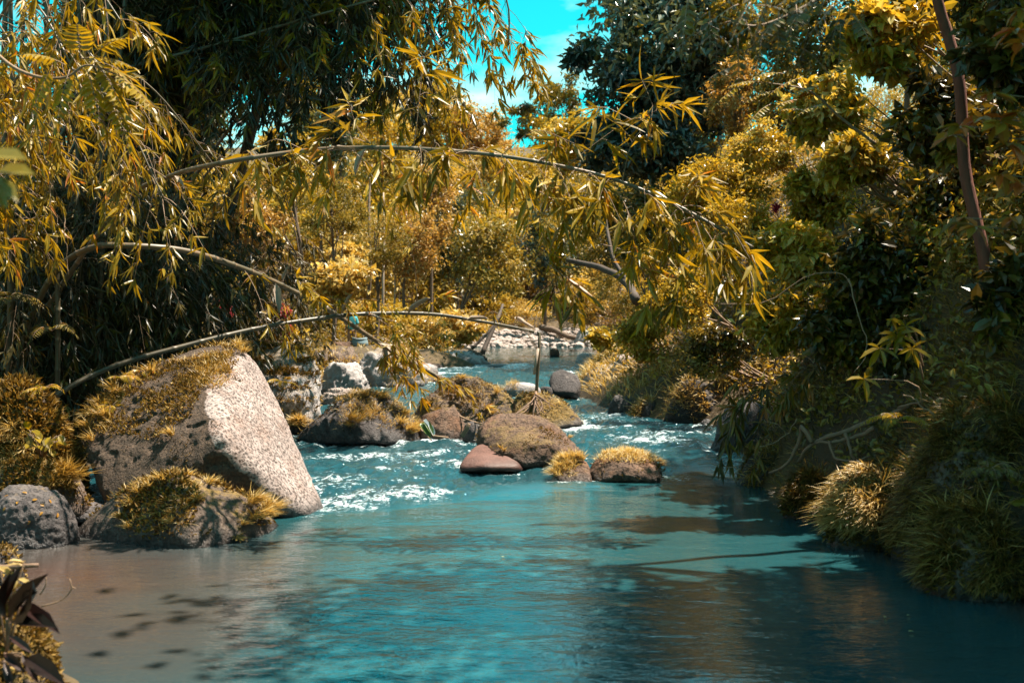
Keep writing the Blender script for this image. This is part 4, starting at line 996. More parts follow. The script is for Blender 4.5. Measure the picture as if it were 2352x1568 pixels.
def tree(name, label, cat, u, vt, vb, hw, d, mat, n, L, ratio=.42, tpl='small', T=.5, nc=40, nparts=0, group=None, trunk=True, r=.12, bark='bark', lean=None, spread=.30, hang=.35, flat=.5, deep=.9, nl=10, foot=None):
    c = P(u, (vt + vb) / 2, d); rx, rz = hw / F * d, (vb - vt) / 2 / F * d
    rad = A([rx, rx * deep, rz]) * .82
    fx, fy = (c[0], c[1]) if foot is None else ((foot[0] - CX) / F * foot[1], foot[1])
    if trunk and xl(fy) - .6 < fx < xr(fy) + .8 and fy < 64: fx = xr(fy) + 1.4 if fx > (xl(fy) + xr(fy)) / 2 else xl(fy) - 1.4
    g = A([fx, fy, gz(fx, fy)])
    if not trunk:      # a shrub roots where the slope behind it comes nearest
        sg = 1 if c[0] > (xl(d) + xr(d)) / 2 else -1
        for k in np.arange(0, 5, .08):
            q = c + A([sg * k, .4 * k, -.45 * k - rz * .25])
            if q[2] < gz(q[0], q[1]): break
        g = A([q[0], q[1], gz(q[0], q[1])])
    elif g[2] > c[2] - rz * .3: g[2] = c[2] - rz * .9
    t = thing(name, tuple(map(float, g)), label, cat, group)
    if d > 30: n, L = int(n * .8), L * 1.09
    C, Pt, D, N, LL, TT = crown_leaves(c, rad, n, L, nc, T, spread, hang=hang, flat=flat)
    up = Pt[:, 2] > (g[2] - .2 if trunk else -99)
    leaves_out(t, Pt[up], D[up], N[up], LL[up], LL[up] * ratio * .5, TT[up], M[mat], tpl, nparts, 'leaf', 'crown')
    if trunk:
        mb = MB(); top = c + A([0, 0, rz * .35])
        q = limb(mb, g - A([0, 0, .3]), top, r, r * .35, .04, 10)
        mb.build('trunk', M[bark], t)
        for k in rng.choice(nc, min(nl, nc), False):
            mb = MB(); limb(mb, q[rng.integers(4, 9)], C[k], r * .35, r * .08); mb.build('limb', M[bark], t)
    else:
        for k in rng.choice(nc, min(nl, nc), False):
            mb = MB(); limb(mb, g + rng.normal(0, .1, 3) * A([1, 1, 0]), C[k], .02 + r * .1, .006); mb.build('stem', M['twig'], t)
    return t, g, c

FT = 'far trees across the pool'
for a in [  # label, u, vt, vb, hw, d, mat, n, L, T
    ('tall dark tree with glossy blue-green leaves standing against the sky gap', 1525, -120, 345, 222, 44, 'teal_leaf', 15000, .36, .42, 60, .5),
    ('golden tree high behind the dark shaded branch', 1720, -130, 190, 140, 42, 'gold_leaf', 7000, .20, .6, 55, .45),
    ('olive tree filling the top edge behind the rust-tinged feathery tree', 1880, -170, 260, 150, 33, 'olive_leaf', 7000, .19, .55, 55, .45),
    ('golden-leaved tree behind the reddish trunk at the top edge', 2080, -200, 200, 150, 26, 'gold_leaf', 7000, .17, .5, 55, .45),
    ('dark tree filling the top corner above the copper shrub', 2280, -200, 220, 150, 22, 'olive_leaf', 6500, .17, .4, 55, .45),
    ('olive tree between the rust-tinged feathery tree and the yellow bush', 1800, 60, 330, 110, 36, 'olive_leaf', 5000, .18, .6, 44, .45),
    ('dark glossy lower skirt of foliage under the tall dark tree', 1470, 240, 450, 175, 43, 'teal_leaf', 7000, .34, .36, 44, .5),
    ('slender tree with drooping leaf sprays beside the tall dark tree', 1275, 150, 340, 78, 120, 'olive_leaf', 2800, .62, .55, 20, .33),
    ('thin bush of narrow leaves at the lowest point of the sky gap', 1195, 215, 330, 48, 122, 'olive_leaf', 1000, .6, .4, 12, .33),
    ('golden crown in front of the slender tree below the sky gap', 1290, 250, 420, 115, 115, 'gold_leaf', 6000, .48, .62, 44, .45),
    ('rust-tinged feathery tree beside the tall dark tree', 1690, 120, 330, 90, 37, 'orange_leaf', 4500, .17, .5, 36, .4),
    ('rounded bright yellow bush high on the slope', 1760, 275, 420, 95, 27, 'gold_leaf', 5200, .12, .72, 44, .5),
    ('pale gold bushy growth beneath the rounded yellow bush', 1640, 350, 560, 130, 27, 'gold_leaf', 7000, .13, .6, 55, .45),
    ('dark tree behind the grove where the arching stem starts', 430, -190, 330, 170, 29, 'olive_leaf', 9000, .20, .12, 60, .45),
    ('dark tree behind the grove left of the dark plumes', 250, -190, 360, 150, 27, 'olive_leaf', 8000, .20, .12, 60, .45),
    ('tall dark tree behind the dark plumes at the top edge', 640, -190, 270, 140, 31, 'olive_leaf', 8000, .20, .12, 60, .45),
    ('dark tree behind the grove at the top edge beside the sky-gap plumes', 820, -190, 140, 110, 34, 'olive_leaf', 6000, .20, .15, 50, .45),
    ('golden hillside tree showing under the plume tips', 720, 120, 380, 110, 96, 'gold_leaf', 6500, .36, .5, 55, .45),
    ('pale hillside tree left of the tallest skyline crown', 850, 150, 380, 120, 112, 'pale_leaf', 7000, .42, .45, 55, .45),
    ('tallest skyline crown left of the sky gap, golden and sunlit', 985, 150, 360, 110, 120, 'gold_leaf', 7000, .44, .6, 55, .45),
    ('orange skyline crown between the tallest one and the rosy tree', 1075, 205, 380, 90, 126, 'orange_leaf', 5600, .44, .6, 44, .45),
    ('golden tree filling the notch right of the tall dark tree', 1640, 40, 420, 120, 58, 'gold_leaf', 7000, .26, .5, 55, .45),
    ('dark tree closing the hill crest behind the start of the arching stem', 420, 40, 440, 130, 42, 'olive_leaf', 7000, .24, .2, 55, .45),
    ('dark-hearted tree with orange tips under the tall dark tree', 1490, 380, 640, 130, 41, 'olive_leaf', 7500, .20, .42, 50, .45),
    ('olive tree with a bare forked trunk over the bend', 1390, 430, 650, 100, 50, 'olive_leaf', 4800, .18, .5, 40, .42),
    ('wide olive-gold tree leaning over the calm pool', 1120, 480, 705, 115, 56, 'olive_leaf', 7500, .20, .72, 55, .5),
    ('dark teal tree in the gap behind the wide olive-gold tree', 1035, 420, 690, 60, 72, 'teal_leaf', 3500, .30, .6, 30, .45),
    ('orange-brown tree in the middle of the far forest', 945, 440, 660, 95, 60, 'orange_leaf', 6000, .22, .5, 46, .45),
    ('rust-coloured tree behind the orange-brown one', 990, 360, 520, 85, 68, 'orange_leaf', 4300, .25, .6, 40, .45),
    ('feathery olive tree above the fallen bamboo stem', 760, 400, 560, 110, 44, 'olive_leaf', 6500, .15, .7, 44, .3),
    ('feathery pale tree behind the hanging fans', 860, 480, 640, 85, 50, 'olive_leaf', 4600, .16, .8, 40, .3),
    ('sunlit golden-orange tree showing through the grove', 570, 390, 640, 100, 32, 'orange_leaf', 7500, .13, .62, 50, .45),
    ('tall sunlit tree with tiny golden leaves behind the dark fans', 650, 270, 470, 85, 36, 'gold_leaf', 5500, .14, .6, 44, .45),
    ('broad-leaved pale yellow shrub above the crossing of the bamboos', 770, 590, 700, 95, 41, 'pale_leaf', 4200, .24, .62, 36, .55),
    ('small pale crown floating above the broad-leaved shrub', 800, 550, 620, 60, 47, 'pale_leaf', 1800, .22, .5, 18, .5),
    ('dark blue-green tree behind the plumes', 755, 190, 400, 80, 85, 'teal_leaf', 4500, .42, .75, 36, .4),
    ('golden hillside tree under the dark plumes', 880, 235, 430, 95, 105, 'gold_leaf', 5600, .38, .6, 50, .45),
    ('pale golden tree on the hilltop left of the sky gap', 1010, 215, 380, 100, 130, 'pale_leaf', 6000, .44, .52, 55, .45),
    ('rosy tree on the skyline left of the sky gap', 1120, 250, 390, 80, 135, 'orange_leaf', 4600, .44, .7, 44, .45),
    ('pale golden tree low behind the arching stem', 1110, 320, 500, 110, 105, 'pale_leaf', 6000, .36, .42, 50, .45),
    ('golden tree rising behind the arching stem below the sky gap', 1215, 330, 500, 90, 95, 'gold_leaf', 5200, .34, .6, 44, .45),
    ('dark tree behind the hanging fans over the pool', 1250, 470, 700, 75, 70, 'teal_leaf', 4000, .28, .7, 36, .45),
    ('golden shrub at the bend of the river', 1330, 620, 750, 70, 64, 'pale_leaf', 3400, .22, .45, 30, .5),
    ('feathery shrub like a mimosa on the slope by the bend', 1420, 600, 740, 85, 46, 'olive_leaf', 4200, .13, .78, 36, .28),
    ('golden mimosa crown in front of the bare forked trunk', 1490, 555, 640, 80, 39, 'gold_leaf', 3000, .12, .6, 28, .28),
    ('pale straw shrub on the bank beyond the sloping slab', 985, 715, 830, 75, 44, 'pale_leaf', 4200, .15, .62, 36, .4),
    ('golden shrub with big leaves under the leaning trunk', 1060, 700, 800, 70, 50, 'pale_leaf', 2600, .26, .55, 24, .5),
    ('dense golden bush behind the person', 880, 680, 800, 75, 52, 'gold_leaf', 3600, .17, .6, 30, .45),
    ('dark golden vines tumbling behind the bag by the person', 720, 640, 780, 80, 46, 'olive_leaf', 4200, .16, .55, 36, .45),
    ('shrub with yellow leaves spilling over the crumbling bank', 640, 700, 800, 70, 34, 'gold_leaf', 3300, .13, .5, 30, .45),
    ('shaded bush at the foot of the grove behind the wedge', 520, 640, 790, 80, 30, 'olive_leaf', 4200, .13, .4, 36, .45),
]:
    lab, u, vt, vb, hw, d, mat, n, L, T, nc, ra = a
    kind = 'shrub' if any(w in lab for w in ('shrub', 'bush', 'growth', 'vines', 'skirt')) else 'broadleaf_tree'
    ft = (60 if u < 700 else 240, d) if 'behind the grove' in lab or 'dark plumes at' in lab else None
    tree(kind, lab, 'tree' if kind != 'shrub' else 'shrub', u, vt, vb, hw, d, mat, n, L, ra, 'small', T, nc, 0, FT, kind != 'shrub', .05 + .0013 * d, spread=.26, foot=ft)

# crimson-leaved shrubs at the edge of the grove
for lab, u, vt, vb, hw, d in [('crimson-leaved shrub glowing in the gap of the dark grove', 508, 690, 735, 24, 29), ('magenta-leaved shrub beside the fallen bamboo stem', 645, 690, 745, 24, 33), ('small magenta shrub above the flat-topped ledge', 655, 735, 775, 14, 33)]:
    tree('shrub', lab, 'shrub', u, vt, vb, hw, d, 'crimson_leaf', 420, .15, .45, 'small', .62, 12, 0, 'crimson shrubs', False)

# the steep bank across the water: shrubs, creepers and trees, sunlit first, then shaded
RS = 'shrubs on the steep bank'
for a in [
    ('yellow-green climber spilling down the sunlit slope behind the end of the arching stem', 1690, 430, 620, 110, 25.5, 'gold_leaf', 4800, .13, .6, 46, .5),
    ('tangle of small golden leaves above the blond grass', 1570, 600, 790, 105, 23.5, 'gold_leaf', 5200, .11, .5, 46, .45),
    ('half-shaded tangle of small leaves above the stone heap', 1640, 720, 880, 90, 22.5, 'shade_toned_leaf', 4200, .11, .45, 40, .45),
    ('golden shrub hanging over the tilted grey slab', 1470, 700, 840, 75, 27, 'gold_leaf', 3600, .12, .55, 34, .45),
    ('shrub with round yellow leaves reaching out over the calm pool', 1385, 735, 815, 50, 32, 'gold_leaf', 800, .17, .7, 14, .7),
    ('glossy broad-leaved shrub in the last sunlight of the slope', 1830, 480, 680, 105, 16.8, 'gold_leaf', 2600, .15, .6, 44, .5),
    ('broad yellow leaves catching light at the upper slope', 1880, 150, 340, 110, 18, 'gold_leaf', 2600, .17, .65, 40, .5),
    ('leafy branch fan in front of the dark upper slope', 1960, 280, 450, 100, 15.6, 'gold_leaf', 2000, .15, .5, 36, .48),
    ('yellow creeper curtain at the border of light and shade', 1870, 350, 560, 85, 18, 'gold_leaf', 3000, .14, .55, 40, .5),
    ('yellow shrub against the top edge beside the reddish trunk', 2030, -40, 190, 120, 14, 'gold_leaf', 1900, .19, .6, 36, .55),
    ('dark drooping broad-leaved shrub in the deepest shade', 2010, 480, 720, 110, 14.4, 'shade_toned_leaf', 1900, .19, .4, 40, .5),
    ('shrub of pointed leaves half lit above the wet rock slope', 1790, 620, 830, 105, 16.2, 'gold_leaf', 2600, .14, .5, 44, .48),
    ('leathery dark shrub hanging above the exposed roots', 1940, 640, 870, 105, 14.6, 'shade_toned_leaf', 1700, .16, .45, 36, .5),
    ('dark shrub beside the foot of the reddish trunk', 2120, 560, 800, 105, 14.4, 'shade_toned_leaf', 1500, .20, .4, 34, .48),
    ('shaded leaves behind the reddish trunk near the top', 2180, 130, 420, 125, 13.6, 'shade_toned_leaf', 2000, .18, .5, 40, .5),
    ('dark leafy shrub at the right picture edge below the copper leaves', 2330, 560, 830, 110, 11.5, 'shade_toned_leaf', 1400, .20, .42, 32, .48),
    ('dark leaves at the top right picture corner', 2320, -30, 240, 120, 11.0, 'shade_toned_leaf', 1500, .18, .5, 34, .5),
    ('low dark shrub on the bank between roots and trunk', 2080, 730, 880, 90, 13.6, 'shade_toned_leaf', 1100, .14, .4, 28, .48),
    ('dark creeper mass on the slope behind everything', 2230, 330, 620, 150, 14.6, 'shade_toned_leaf', 2600, .18, .35, 48, .5),
]:
    lab, u, vt, vb, hw, d, mat, n, L, T, nc, ra = a
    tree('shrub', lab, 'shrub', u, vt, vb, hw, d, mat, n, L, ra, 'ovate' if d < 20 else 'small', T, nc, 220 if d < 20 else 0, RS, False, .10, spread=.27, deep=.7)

# the tree with the reddish trunk, and unseen trees added above the slope for shade
t = thing('broadleaf_tree', P(2275, 810, 12.3), 'tree with a reddish trunk rising through the shaded bank', 'tree')
tr = spline([P(2283, 830, 12.3), P(2270, 700, 12.3), P(2262, 600, 12.3), P(2240, 500, 12.3), P(2215, 380, 12.3), P(2205, 200, 12.2), P(2180, 90, 12.2), P(2150, -20, 12.1), P(2130, -260, 12.0), P(2140, -520, 12)], 30)
mb = MB(); mb.tube(tr, np.r_[.12, .085, .075, np.linspace(.07, .05, 27)], 10, .5); mb.build('trunk', M['red_bark'], t)
for k in range(7):
    a = rng.uniform(0, 6.28); mb = MB()
    mb.tube(spline([tr[1] + A([0, 0, .02]), tr[0] + .25 * A([math.cos(a), math.sin(a), -.1]), tr[0] + .55 * A([math.cos(a), math.sin(a), -.55])], 7), np.linspace(.07, .02, 7), 6, .4); mb.build('root', M['red_bark'], t)
for cpos, rad, n in [(A([6.9, 10.2, 9.5]), A([2.2, 1.8, 1.1]), 6000), (A([4.2, 10.5, 9.5]), A([2.2, 2.2, 1.2]), 1800)]:
    C, Pt, D, N, LL, TT = crown_leaves(cpos, rad, n, .30, 40, .5)
    leaves_out(t, Pt, D, N, LL, LL * .27, TT, M['olive_leaf'], 'ovate', 0, rest='crown')
    for k in range(8):
        mb = MB(); limb(mb, tr[26], C[k], .05, .012); mb.build('limb', M['red_bark'], t)
for i, (x, y, z, rx, ry, rz, n) in enumerate([(10.3, 17.8, 10.5, 3.0, 3.0, 2.2, 4200), (12.5, 14, 11.5, 3.2, 3.2, 2.2, 4200), (10.6, 12.2, 9.6, 2.6, 2.6, 1.6, 3400), (10.5, 9.5, 10.5, 3, 3, 2, 3400), (12, 20.5, 12.5, 3, 3, 2.2, 3400), (6.5, 7.0, 9.9, 2.6, 2.0, 1.1, 11000)]):
    g = A([x + .6, y, gz(x + .6, y)])
    t2 = thing('broadleaf_tree', tuple(map(float, g)), 'unseen tall tree added above the steep bank to shade the water', 'tree', 'unseen trees added above the steep bank for shade')
    C, Pt, D, N, LL, TT = crown_leaves(A([x, y, z]), A([rx, ry, rz]), n, .34, 46, .5)
    leaves_out(t2, Pt, D, N, LL, LL * .27, TT, M['olive_leaf'], 'small', 0, rest='crown')
    mb = MB(); q = limb(mb, g - A([0, 0, .3]), A([x, y, z]), .16, .07, .03, 10); mb.build('trunk', M['bark'], t2)
    for k in range(9):
        mb = MB(); limb(mb, q[6], C[k], .05, .012); mb.build('limb', M['bark'], t2)

g = A([-8.5, 27, gz(-8.5, 27)])  # added tree; crowns placed above the view to shade the bamboo
t2 = thing('broadleaf_tree', tuple(map(float, g)), 'tall tree added behind the grove, its unseen crowns shading the bamboo', 'tree')
for cc, rr in ((A([-4.4, 19.9, 11.3]), A([3.2, 2.0, 1.2])), (A([-3.7, 22.6, 11.8]), A([4.1, 3.0, 1.5])), (A([-7.5, 20.5, 11.0]), A([3, 3, 1.5]))):
    C, Pt, D, N, LL, TT = crown_leaves(cc, rr, 5200, .36, 50, .5)
    leaves_out(t2, Pt, D, N, LL, LL * .27, TT, M['olive_leaf'], 'small', 0, rest='crown')
    mb = MB(); q = limb(mb, g, cc, .2, .07, .03, 10); mb.build('trunk', M['bark'], t2)
    for k in range(8):
        mb = MB(); limb(mb, q[6], C[k], .05, .012); mb.build('limb', M['bark'], t2)

# pinnate branches --------------------------------------------------
def pinnate(label, name, stem_pts, fronds, mat, L, lw, nl, T, cat='branch', rs=.02, ratio=.38, droop=.35, group=None, nparts=300):
    base = stem_pts[0]
    t = thing(name, tuple(map(float, base)), label, cat, group)
    mb = MB(); q = spline(stem_pts, 24); mb.tube(q, np.linspace(rs, rs * .35, 24), 7, .5)
    lst = []
    for (p, d) in fronds: frond(lst, mb, A(p), A(d), L * rng.uniform(.85, 1.15), nl, lw, droop, .006, T)
    mb.build('stem', M['twig'], t)
    a = leaflist(lst); leaves_out(t, a[0], a[1], a[2], a[3], a[3] * ratio * .5, a[4], mat, 'ovate', nparts)
    return t
d = 10.5
fr = [(P(185, 140, d), (.05, -.3, .95)), (P(190, 135, d), (.95, -.2, .15)), (P(255, 165, d), (.8, -.3, -.35)), (P(200, 160, d), (.35, -.3, -.75)), (P(150, 150, d), (-.5, -.3, .3)), (P(120, 150, d), (-.2, -.3, -.6)),
      (P(225, 150, d), (.6, -.4, -.6)), (P(240, 200, d), (.5, -.3, -.7)), (P(270, 175, d), (.7, -.3, -.4)), (P(160, 160, d), (-.1, -.4, -.8)), (P(215, 130, d), (.6, -.3, .5))]
pinnate('sunlit branch of big yellow pinnate leaves reaching in at the upper corner', 'pinnate_branch', [P(-60, 60, 10.9), P(10, 140, 10.7), P(80, 175, 10.6), P(150, 178, d), P(200, 150, d), (P(270, 172, d))], fr, BL, .50, .30, 8, .6, ratio=.42, nparts=300)
lst_f = []
dd = 9.2
st = [P(2010, -120, 9.6), P(1930, -40, 9.4), P(1840, 20, 9.2), P(1740, 60, 9.1), P(1660, 40, 9.0)]
fr = []
for i in range(64):
    u = rng.uniform(1555, 1960); v = np.interp(u, [1540, 1600, 1700, 1800, 1900, 1960], [20, 20, 60, 50, 20, -10]) + rng.normal(-10, 34)
    fr.append((P(u, v, 9.2 + rng.normal(0, .25)), (rng.normal(-.25, .6), rng.normal(-.1, .4), rng.uniform(-.9, .1))))
pinnate('dark shaded branch of pinnate leaves hanging over the top edge beside the tall dark tree', 'pinnate_branch', st, fr, M['shade_toned_bamboo_leaf'], .34, .27, 6, .62, ratio=.48)
fr = []
for u, v in [(1750, 190), (1800, 170), (1780, 210), (1840, 180), (1720, 190), (1880, 200), (1830, 230), (1770, 240), (1860, 260), (1900, 240)]:
    fr.append((P(u, v, 14 + rng.normal(0, .2)), (-.8 + rng.normal(0, .3), -.3, rng.uniform(-.3, .3))))
pinnate('yellow pinnate branch reaching out of the slope below the dark shaded one', 'pinnate_branch', [P(2010, 330, 14.3), P(1930, 270, 14.2), P(1860, 210, 14), P(1760, 190, 14)], fr, BL, .46, .22, 8, .62, ratio=.48)

# near shrub with copper leaves at the right edge
t = thing('shrub', (4.6, 9.2, 1.9), 'near shrub with copper and yellow leaf whorls over the shaded trunk', 'shrub')
lst = []; mb = MB()
for (u, v), k in [((2205, 290), 9), ((2250, 270), 9), ((2300, 280), 8), ((2340, 260), 9), ((2280, 215), 8), ((2330, 70), 8), ((2345, 20), 8), ((2345, 100), 7), ((2215, 500), 7), ((2240, 520), 7), ((2330, 500), 7), ((2300, 400), 7), ((2190, 310), 7), ((2320, 330), 8), ((2345, 420), 7)]:
    c = P(u, v, 8.8 + rng.normal(0, .15))
    mb.tube(spline([P(2420, v + 60, 9.1), P(2380, v + 15, 9), c], 7), np.linspace(.012, .004, 7), 5, .5)
    for j in range(k):
        a = 6.28 * j / k + rng.normal(0, .2)
        lst.append((c, nrm(A([math.cos(a) * .9 - .25, math.sin(a) * .6 - .2, -.35 + rng.normal(0, .25)])), nrm(A([0, -.2, 1.]) + rng.normal(0, .25, 3)), rng.uniform(.14, .24), np.clip(rng.normal(.55, .25), 0, 1)))
mb.tube(spline([A([4.9, 9.2, 1.6]), A([4.85, 9.1, 3]), P(2400, 100, 9.1), P(2390, -60, 9)], 10), np.linspace(.03, .012, 10), 6, .4)
mb.build('stem', M['twig'], t)
a = leaflist(lst); leaves_out(t, a[0], a[1], a[2], a[3], a[3] * .21, a[4], M['copper_leaf'], 'ovate', 300)

# the weed with yellow-green pointed leaves over the roots
t = thing('weed', P(2010, 860, 11.5), 'weed with a whorl of long pointed yellow leaves above the exposed roots', 'plant')
lst = []; mb = MB()
for (u, v), k in [((2060, 770), 8), ((2080, 750), 6), ((2020, 800), 6), ((1985, 870), 5), ((2095, 800), 6)]:
    c = P(u, v, 11.3); mb.tube(spline([P(2120, v + 70, 11.6), P(2100, v + 10, 11.4), c], 6), np.linspace(.01, .004, 6), 5, .5)
    for j in range(k):
        a = 6.28 * j / k; lst.append((c, nrm(A([math.cos(a) - .2, -.4, math.sin(a) * .8 - .35])), nrm(A([0, -.6, .8]) + rng.normal(0, .2, 3)), rng.uniform(.16, .26), rng.uniform(.3, .7)))
mb.build('stem', M['twig'], t)
a = leaflist(lst); leaves_out(t, a[0], a[1], a[2], a[3], a[3] * .14, a[4], BL, 'ovate', 300)

# drooping bamboo seedling at the shaded waterline
for lab, u, v, d, nn in [('bamboo seedling drooping over the wet rock slope in half shade', 1760, 880, 16.4, 10), ('bamboo seedling with long grey leaves beside the wet rock slope', 1860, 850, 15.6, 9)]:
    b = Boo(); p0 = P(u, v, d)
    for i in range(nn): b.branch(p0 + rng.normal(0, .15, 3), A([rng.normal(-.3, .6), -.4, rng.uniform(-.3, .4)]), rng.uniform(.4, .9), rng.uniform(.7, 1.3), rng.integers(3, 5), .1)
    g0 = gz(p0[0] + .4, d + .3)
    bamboo(lab, None, (float(p0[0] + .4), d + .3, g0), [A([p0[0] + .4, d + .3, min(g0, p0[2] - .3)]), A([p0[0] + .35, d + .2, p0[2] + .1]), p0], .02, .01, DBL, .36, 200, b, 0, T=.65, down=.8)

# ------------------------------------------------------------------ hillside woods, undergrowth, grass
crowns = []
for k, (mat, T) in enumerate([('gold_leaf', .55), ('olive_leaf', .65), ('pale_leaf', .45), ('orange_leaf', .55), ('teal_leaf', .7)]):
    C, Pt, D, N, LL, TT = crown_leaves(A([0, 0, 0.]), A([1., 1., .85]), 2600, .095, 40, T, .27)
    crowns.append(leaves_mesh('crown', Pt, D, N, LL, LL * .24, TT, M[mat], 'small'))
mb = MB(); mb.tube(A([(0, 0, -2.2), (.05, 0, -1), (0, .03, .2)]), [.06, .05, .02], 6, .5); TRK = mb.mesh('trunk', M['bark'])
n = 0
while n < 210:
    d = rng.uniform(62, 190); u = rng.uniform(-100, 2452) if n < 90 else rng.uniform(600, 1550); x = (u - CX) / F * d
    ins = max(xl(d) - x, x - xr(d), d - 61.5)
    if ins < 4 or (d < 80 and -5 < x < 7): continue
    if 1000 < u < 1400 and d > 110 and rng.random() < .5: continue
    r = rng.uniform(2.4, 4.6); g = gz(x, d)
    t = thing('forest_tree', (x, d, g), 'one of the sunlit trees covering the hillside beyond the pool', 'tree', 'trees on the hillside beyond the pool')
    for nm, me in (('crown', crowns[int(rng.choice(5, p=[.34, .24, .2, .14, .08]))]), ('trunk', TRK)):
        o = bpy.data.objects.new(nm, me); COL.objects.link(o); o.parent = t
        o.location = (0, 0, r * 1.35); o.scale = (r, r, r * rng.uniform(.8, 1.1)); o.rotation_euler = (0, 0, rng.uniform(0, 6.28))
    n += 1

n = 0
while n < 74:
    y = rng.uniform(43, 96); x = rng.uniform(-15, 15) if y < 62 else rng.uniform(-13, 15)
    ins = max(xl(y) - x, x - xr(y))
    if (y < 62 and (ins < 1.3 or (x < 0 and ins < 4.5 and y < 54))) or (62 < y < 77 and -4.8 < x < 6): continue
    if y < 50 and abs(x / y + .141) < .045: continue
    r = rng.uniform(1.0, 2.1); g = gz(x, y)
    t = thing('shrub', (x, y, g), 'one of the golden shrubs crowding the edge of the calm pool', 'shrub', 'shrubs around the calm pool')
    o = bpy.data.objects.new('crown', crowns[int(rng.choice(5, p=[.36, .16, .32, .12, .04]))]); COL.objects.link(o); o.parent = t
    o.location = (0, 0, r * .55); o.scale = (r * 1.1, r, r * .85); o.rotation_euler = (0, 0, rng.uniform(0, 6.28))
    for k in range(4):
        o = bpy.data.objects.new('stem', TRK); COL.objects.link(o); o.parent = t; o.location = (0, 0, r * .5); o.scale = (.22 * r, .22 * r, .3 * r); o.rotation_euler = (rng.normal(0, .4), rng.normal(0, .4), 0)
    n += 1

def on_ground(n, ulo, uhi, dlo, dhi, cond):
    d = np.exp(rng.uniform(math.log(dlo), math.log(dhi), n)); u = rng.uniform(ulo, uhi, n); x = (u - CX) / F * d
    ins = np.maximum(np.maximum(xl(d) - x, x - xr(d)), d - 61.5)
    m = cond(x, d, ins); x, d = x[m], d[m]
    return np.stack([x, d, ground(x, d)], -1)
for mat, nn, T in (('undergrowth', 60000, .5), ('gold_leaf', 26000, .5), ('olive_leaf', 24000, .5)):
    Q = on_ground(nn, -150, 2500, 12, 150, lambda x, d, i: (i > .5) & ((d < 60) | (i > 16) | (x < -4.5) | (x > 6)) & (fbm(np.stack([x, d, 0 * x], -1) * .5 + len(mat), 3) > -.45) & ((d > 47) | (d < 28) | (np.abs(x / d + .141) > .02)) & ((x > 0) | (d > 24) | (i > 3)))
    b = fbm(Q * .9, 3)
    Q[:, 2] += (np.abs(rng.normal(0, 1, len(Q))) * (.22 + .3 * np.clip(b, 0, 1))) * np.clip(Q[:, 1] / 30, .5, 2)
    L = (.055 + .0026 * Q[:, 1]) * rng.uniform(.7, 1.3, len(Q))
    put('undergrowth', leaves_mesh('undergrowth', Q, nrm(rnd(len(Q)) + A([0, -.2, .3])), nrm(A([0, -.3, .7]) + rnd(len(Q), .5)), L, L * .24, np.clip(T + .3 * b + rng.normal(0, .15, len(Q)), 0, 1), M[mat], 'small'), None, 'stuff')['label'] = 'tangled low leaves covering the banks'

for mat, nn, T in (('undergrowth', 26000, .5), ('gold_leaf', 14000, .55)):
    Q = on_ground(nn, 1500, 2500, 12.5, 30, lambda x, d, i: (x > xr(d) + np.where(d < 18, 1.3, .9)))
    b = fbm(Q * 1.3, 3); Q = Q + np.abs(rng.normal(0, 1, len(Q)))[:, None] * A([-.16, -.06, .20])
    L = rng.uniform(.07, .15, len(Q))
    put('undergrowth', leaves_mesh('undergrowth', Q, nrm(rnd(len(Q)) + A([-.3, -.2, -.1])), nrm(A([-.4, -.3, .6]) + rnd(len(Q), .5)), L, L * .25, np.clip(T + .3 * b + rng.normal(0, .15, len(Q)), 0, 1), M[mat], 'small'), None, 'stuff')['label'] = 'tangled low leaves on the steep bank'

def bank_grass(n, L, cond, dlo, dhi, T, lab, W=.008, lean=(-.7, -.2, -.1)):
    Q = on_ground(n, -100, 2600, dlo, dhi, cond)
    cl = fbm(Q * 2.2, 3); Q = Q[cl > -.18]
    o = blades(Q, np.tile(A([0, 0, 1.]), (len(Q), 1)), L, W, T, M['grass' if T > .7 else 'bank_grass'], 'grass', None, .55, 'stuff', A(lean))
    o['label'] = lab
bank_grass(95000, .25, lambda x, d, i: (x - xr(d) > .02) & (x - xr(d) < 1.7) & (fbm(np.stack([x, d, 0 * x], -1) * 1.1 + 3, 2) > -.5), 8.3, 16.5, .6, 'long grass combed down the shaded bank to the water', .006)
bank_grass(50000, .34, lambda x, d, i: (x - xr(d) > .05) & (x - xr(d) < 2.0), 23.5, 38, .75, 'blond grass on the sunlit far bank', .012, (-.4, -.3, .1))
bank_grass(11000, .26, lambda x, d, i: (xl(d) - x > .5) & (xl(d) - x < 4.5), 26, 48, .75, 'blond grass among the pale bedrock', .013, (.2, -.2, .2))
bank_grass(16000, .22, lambda x, d, i: (x - xr(d) > .1) & (x - xr(d) < 1.6), 16.5, 24, .35, 'short dark grass between the wet stones', .009)

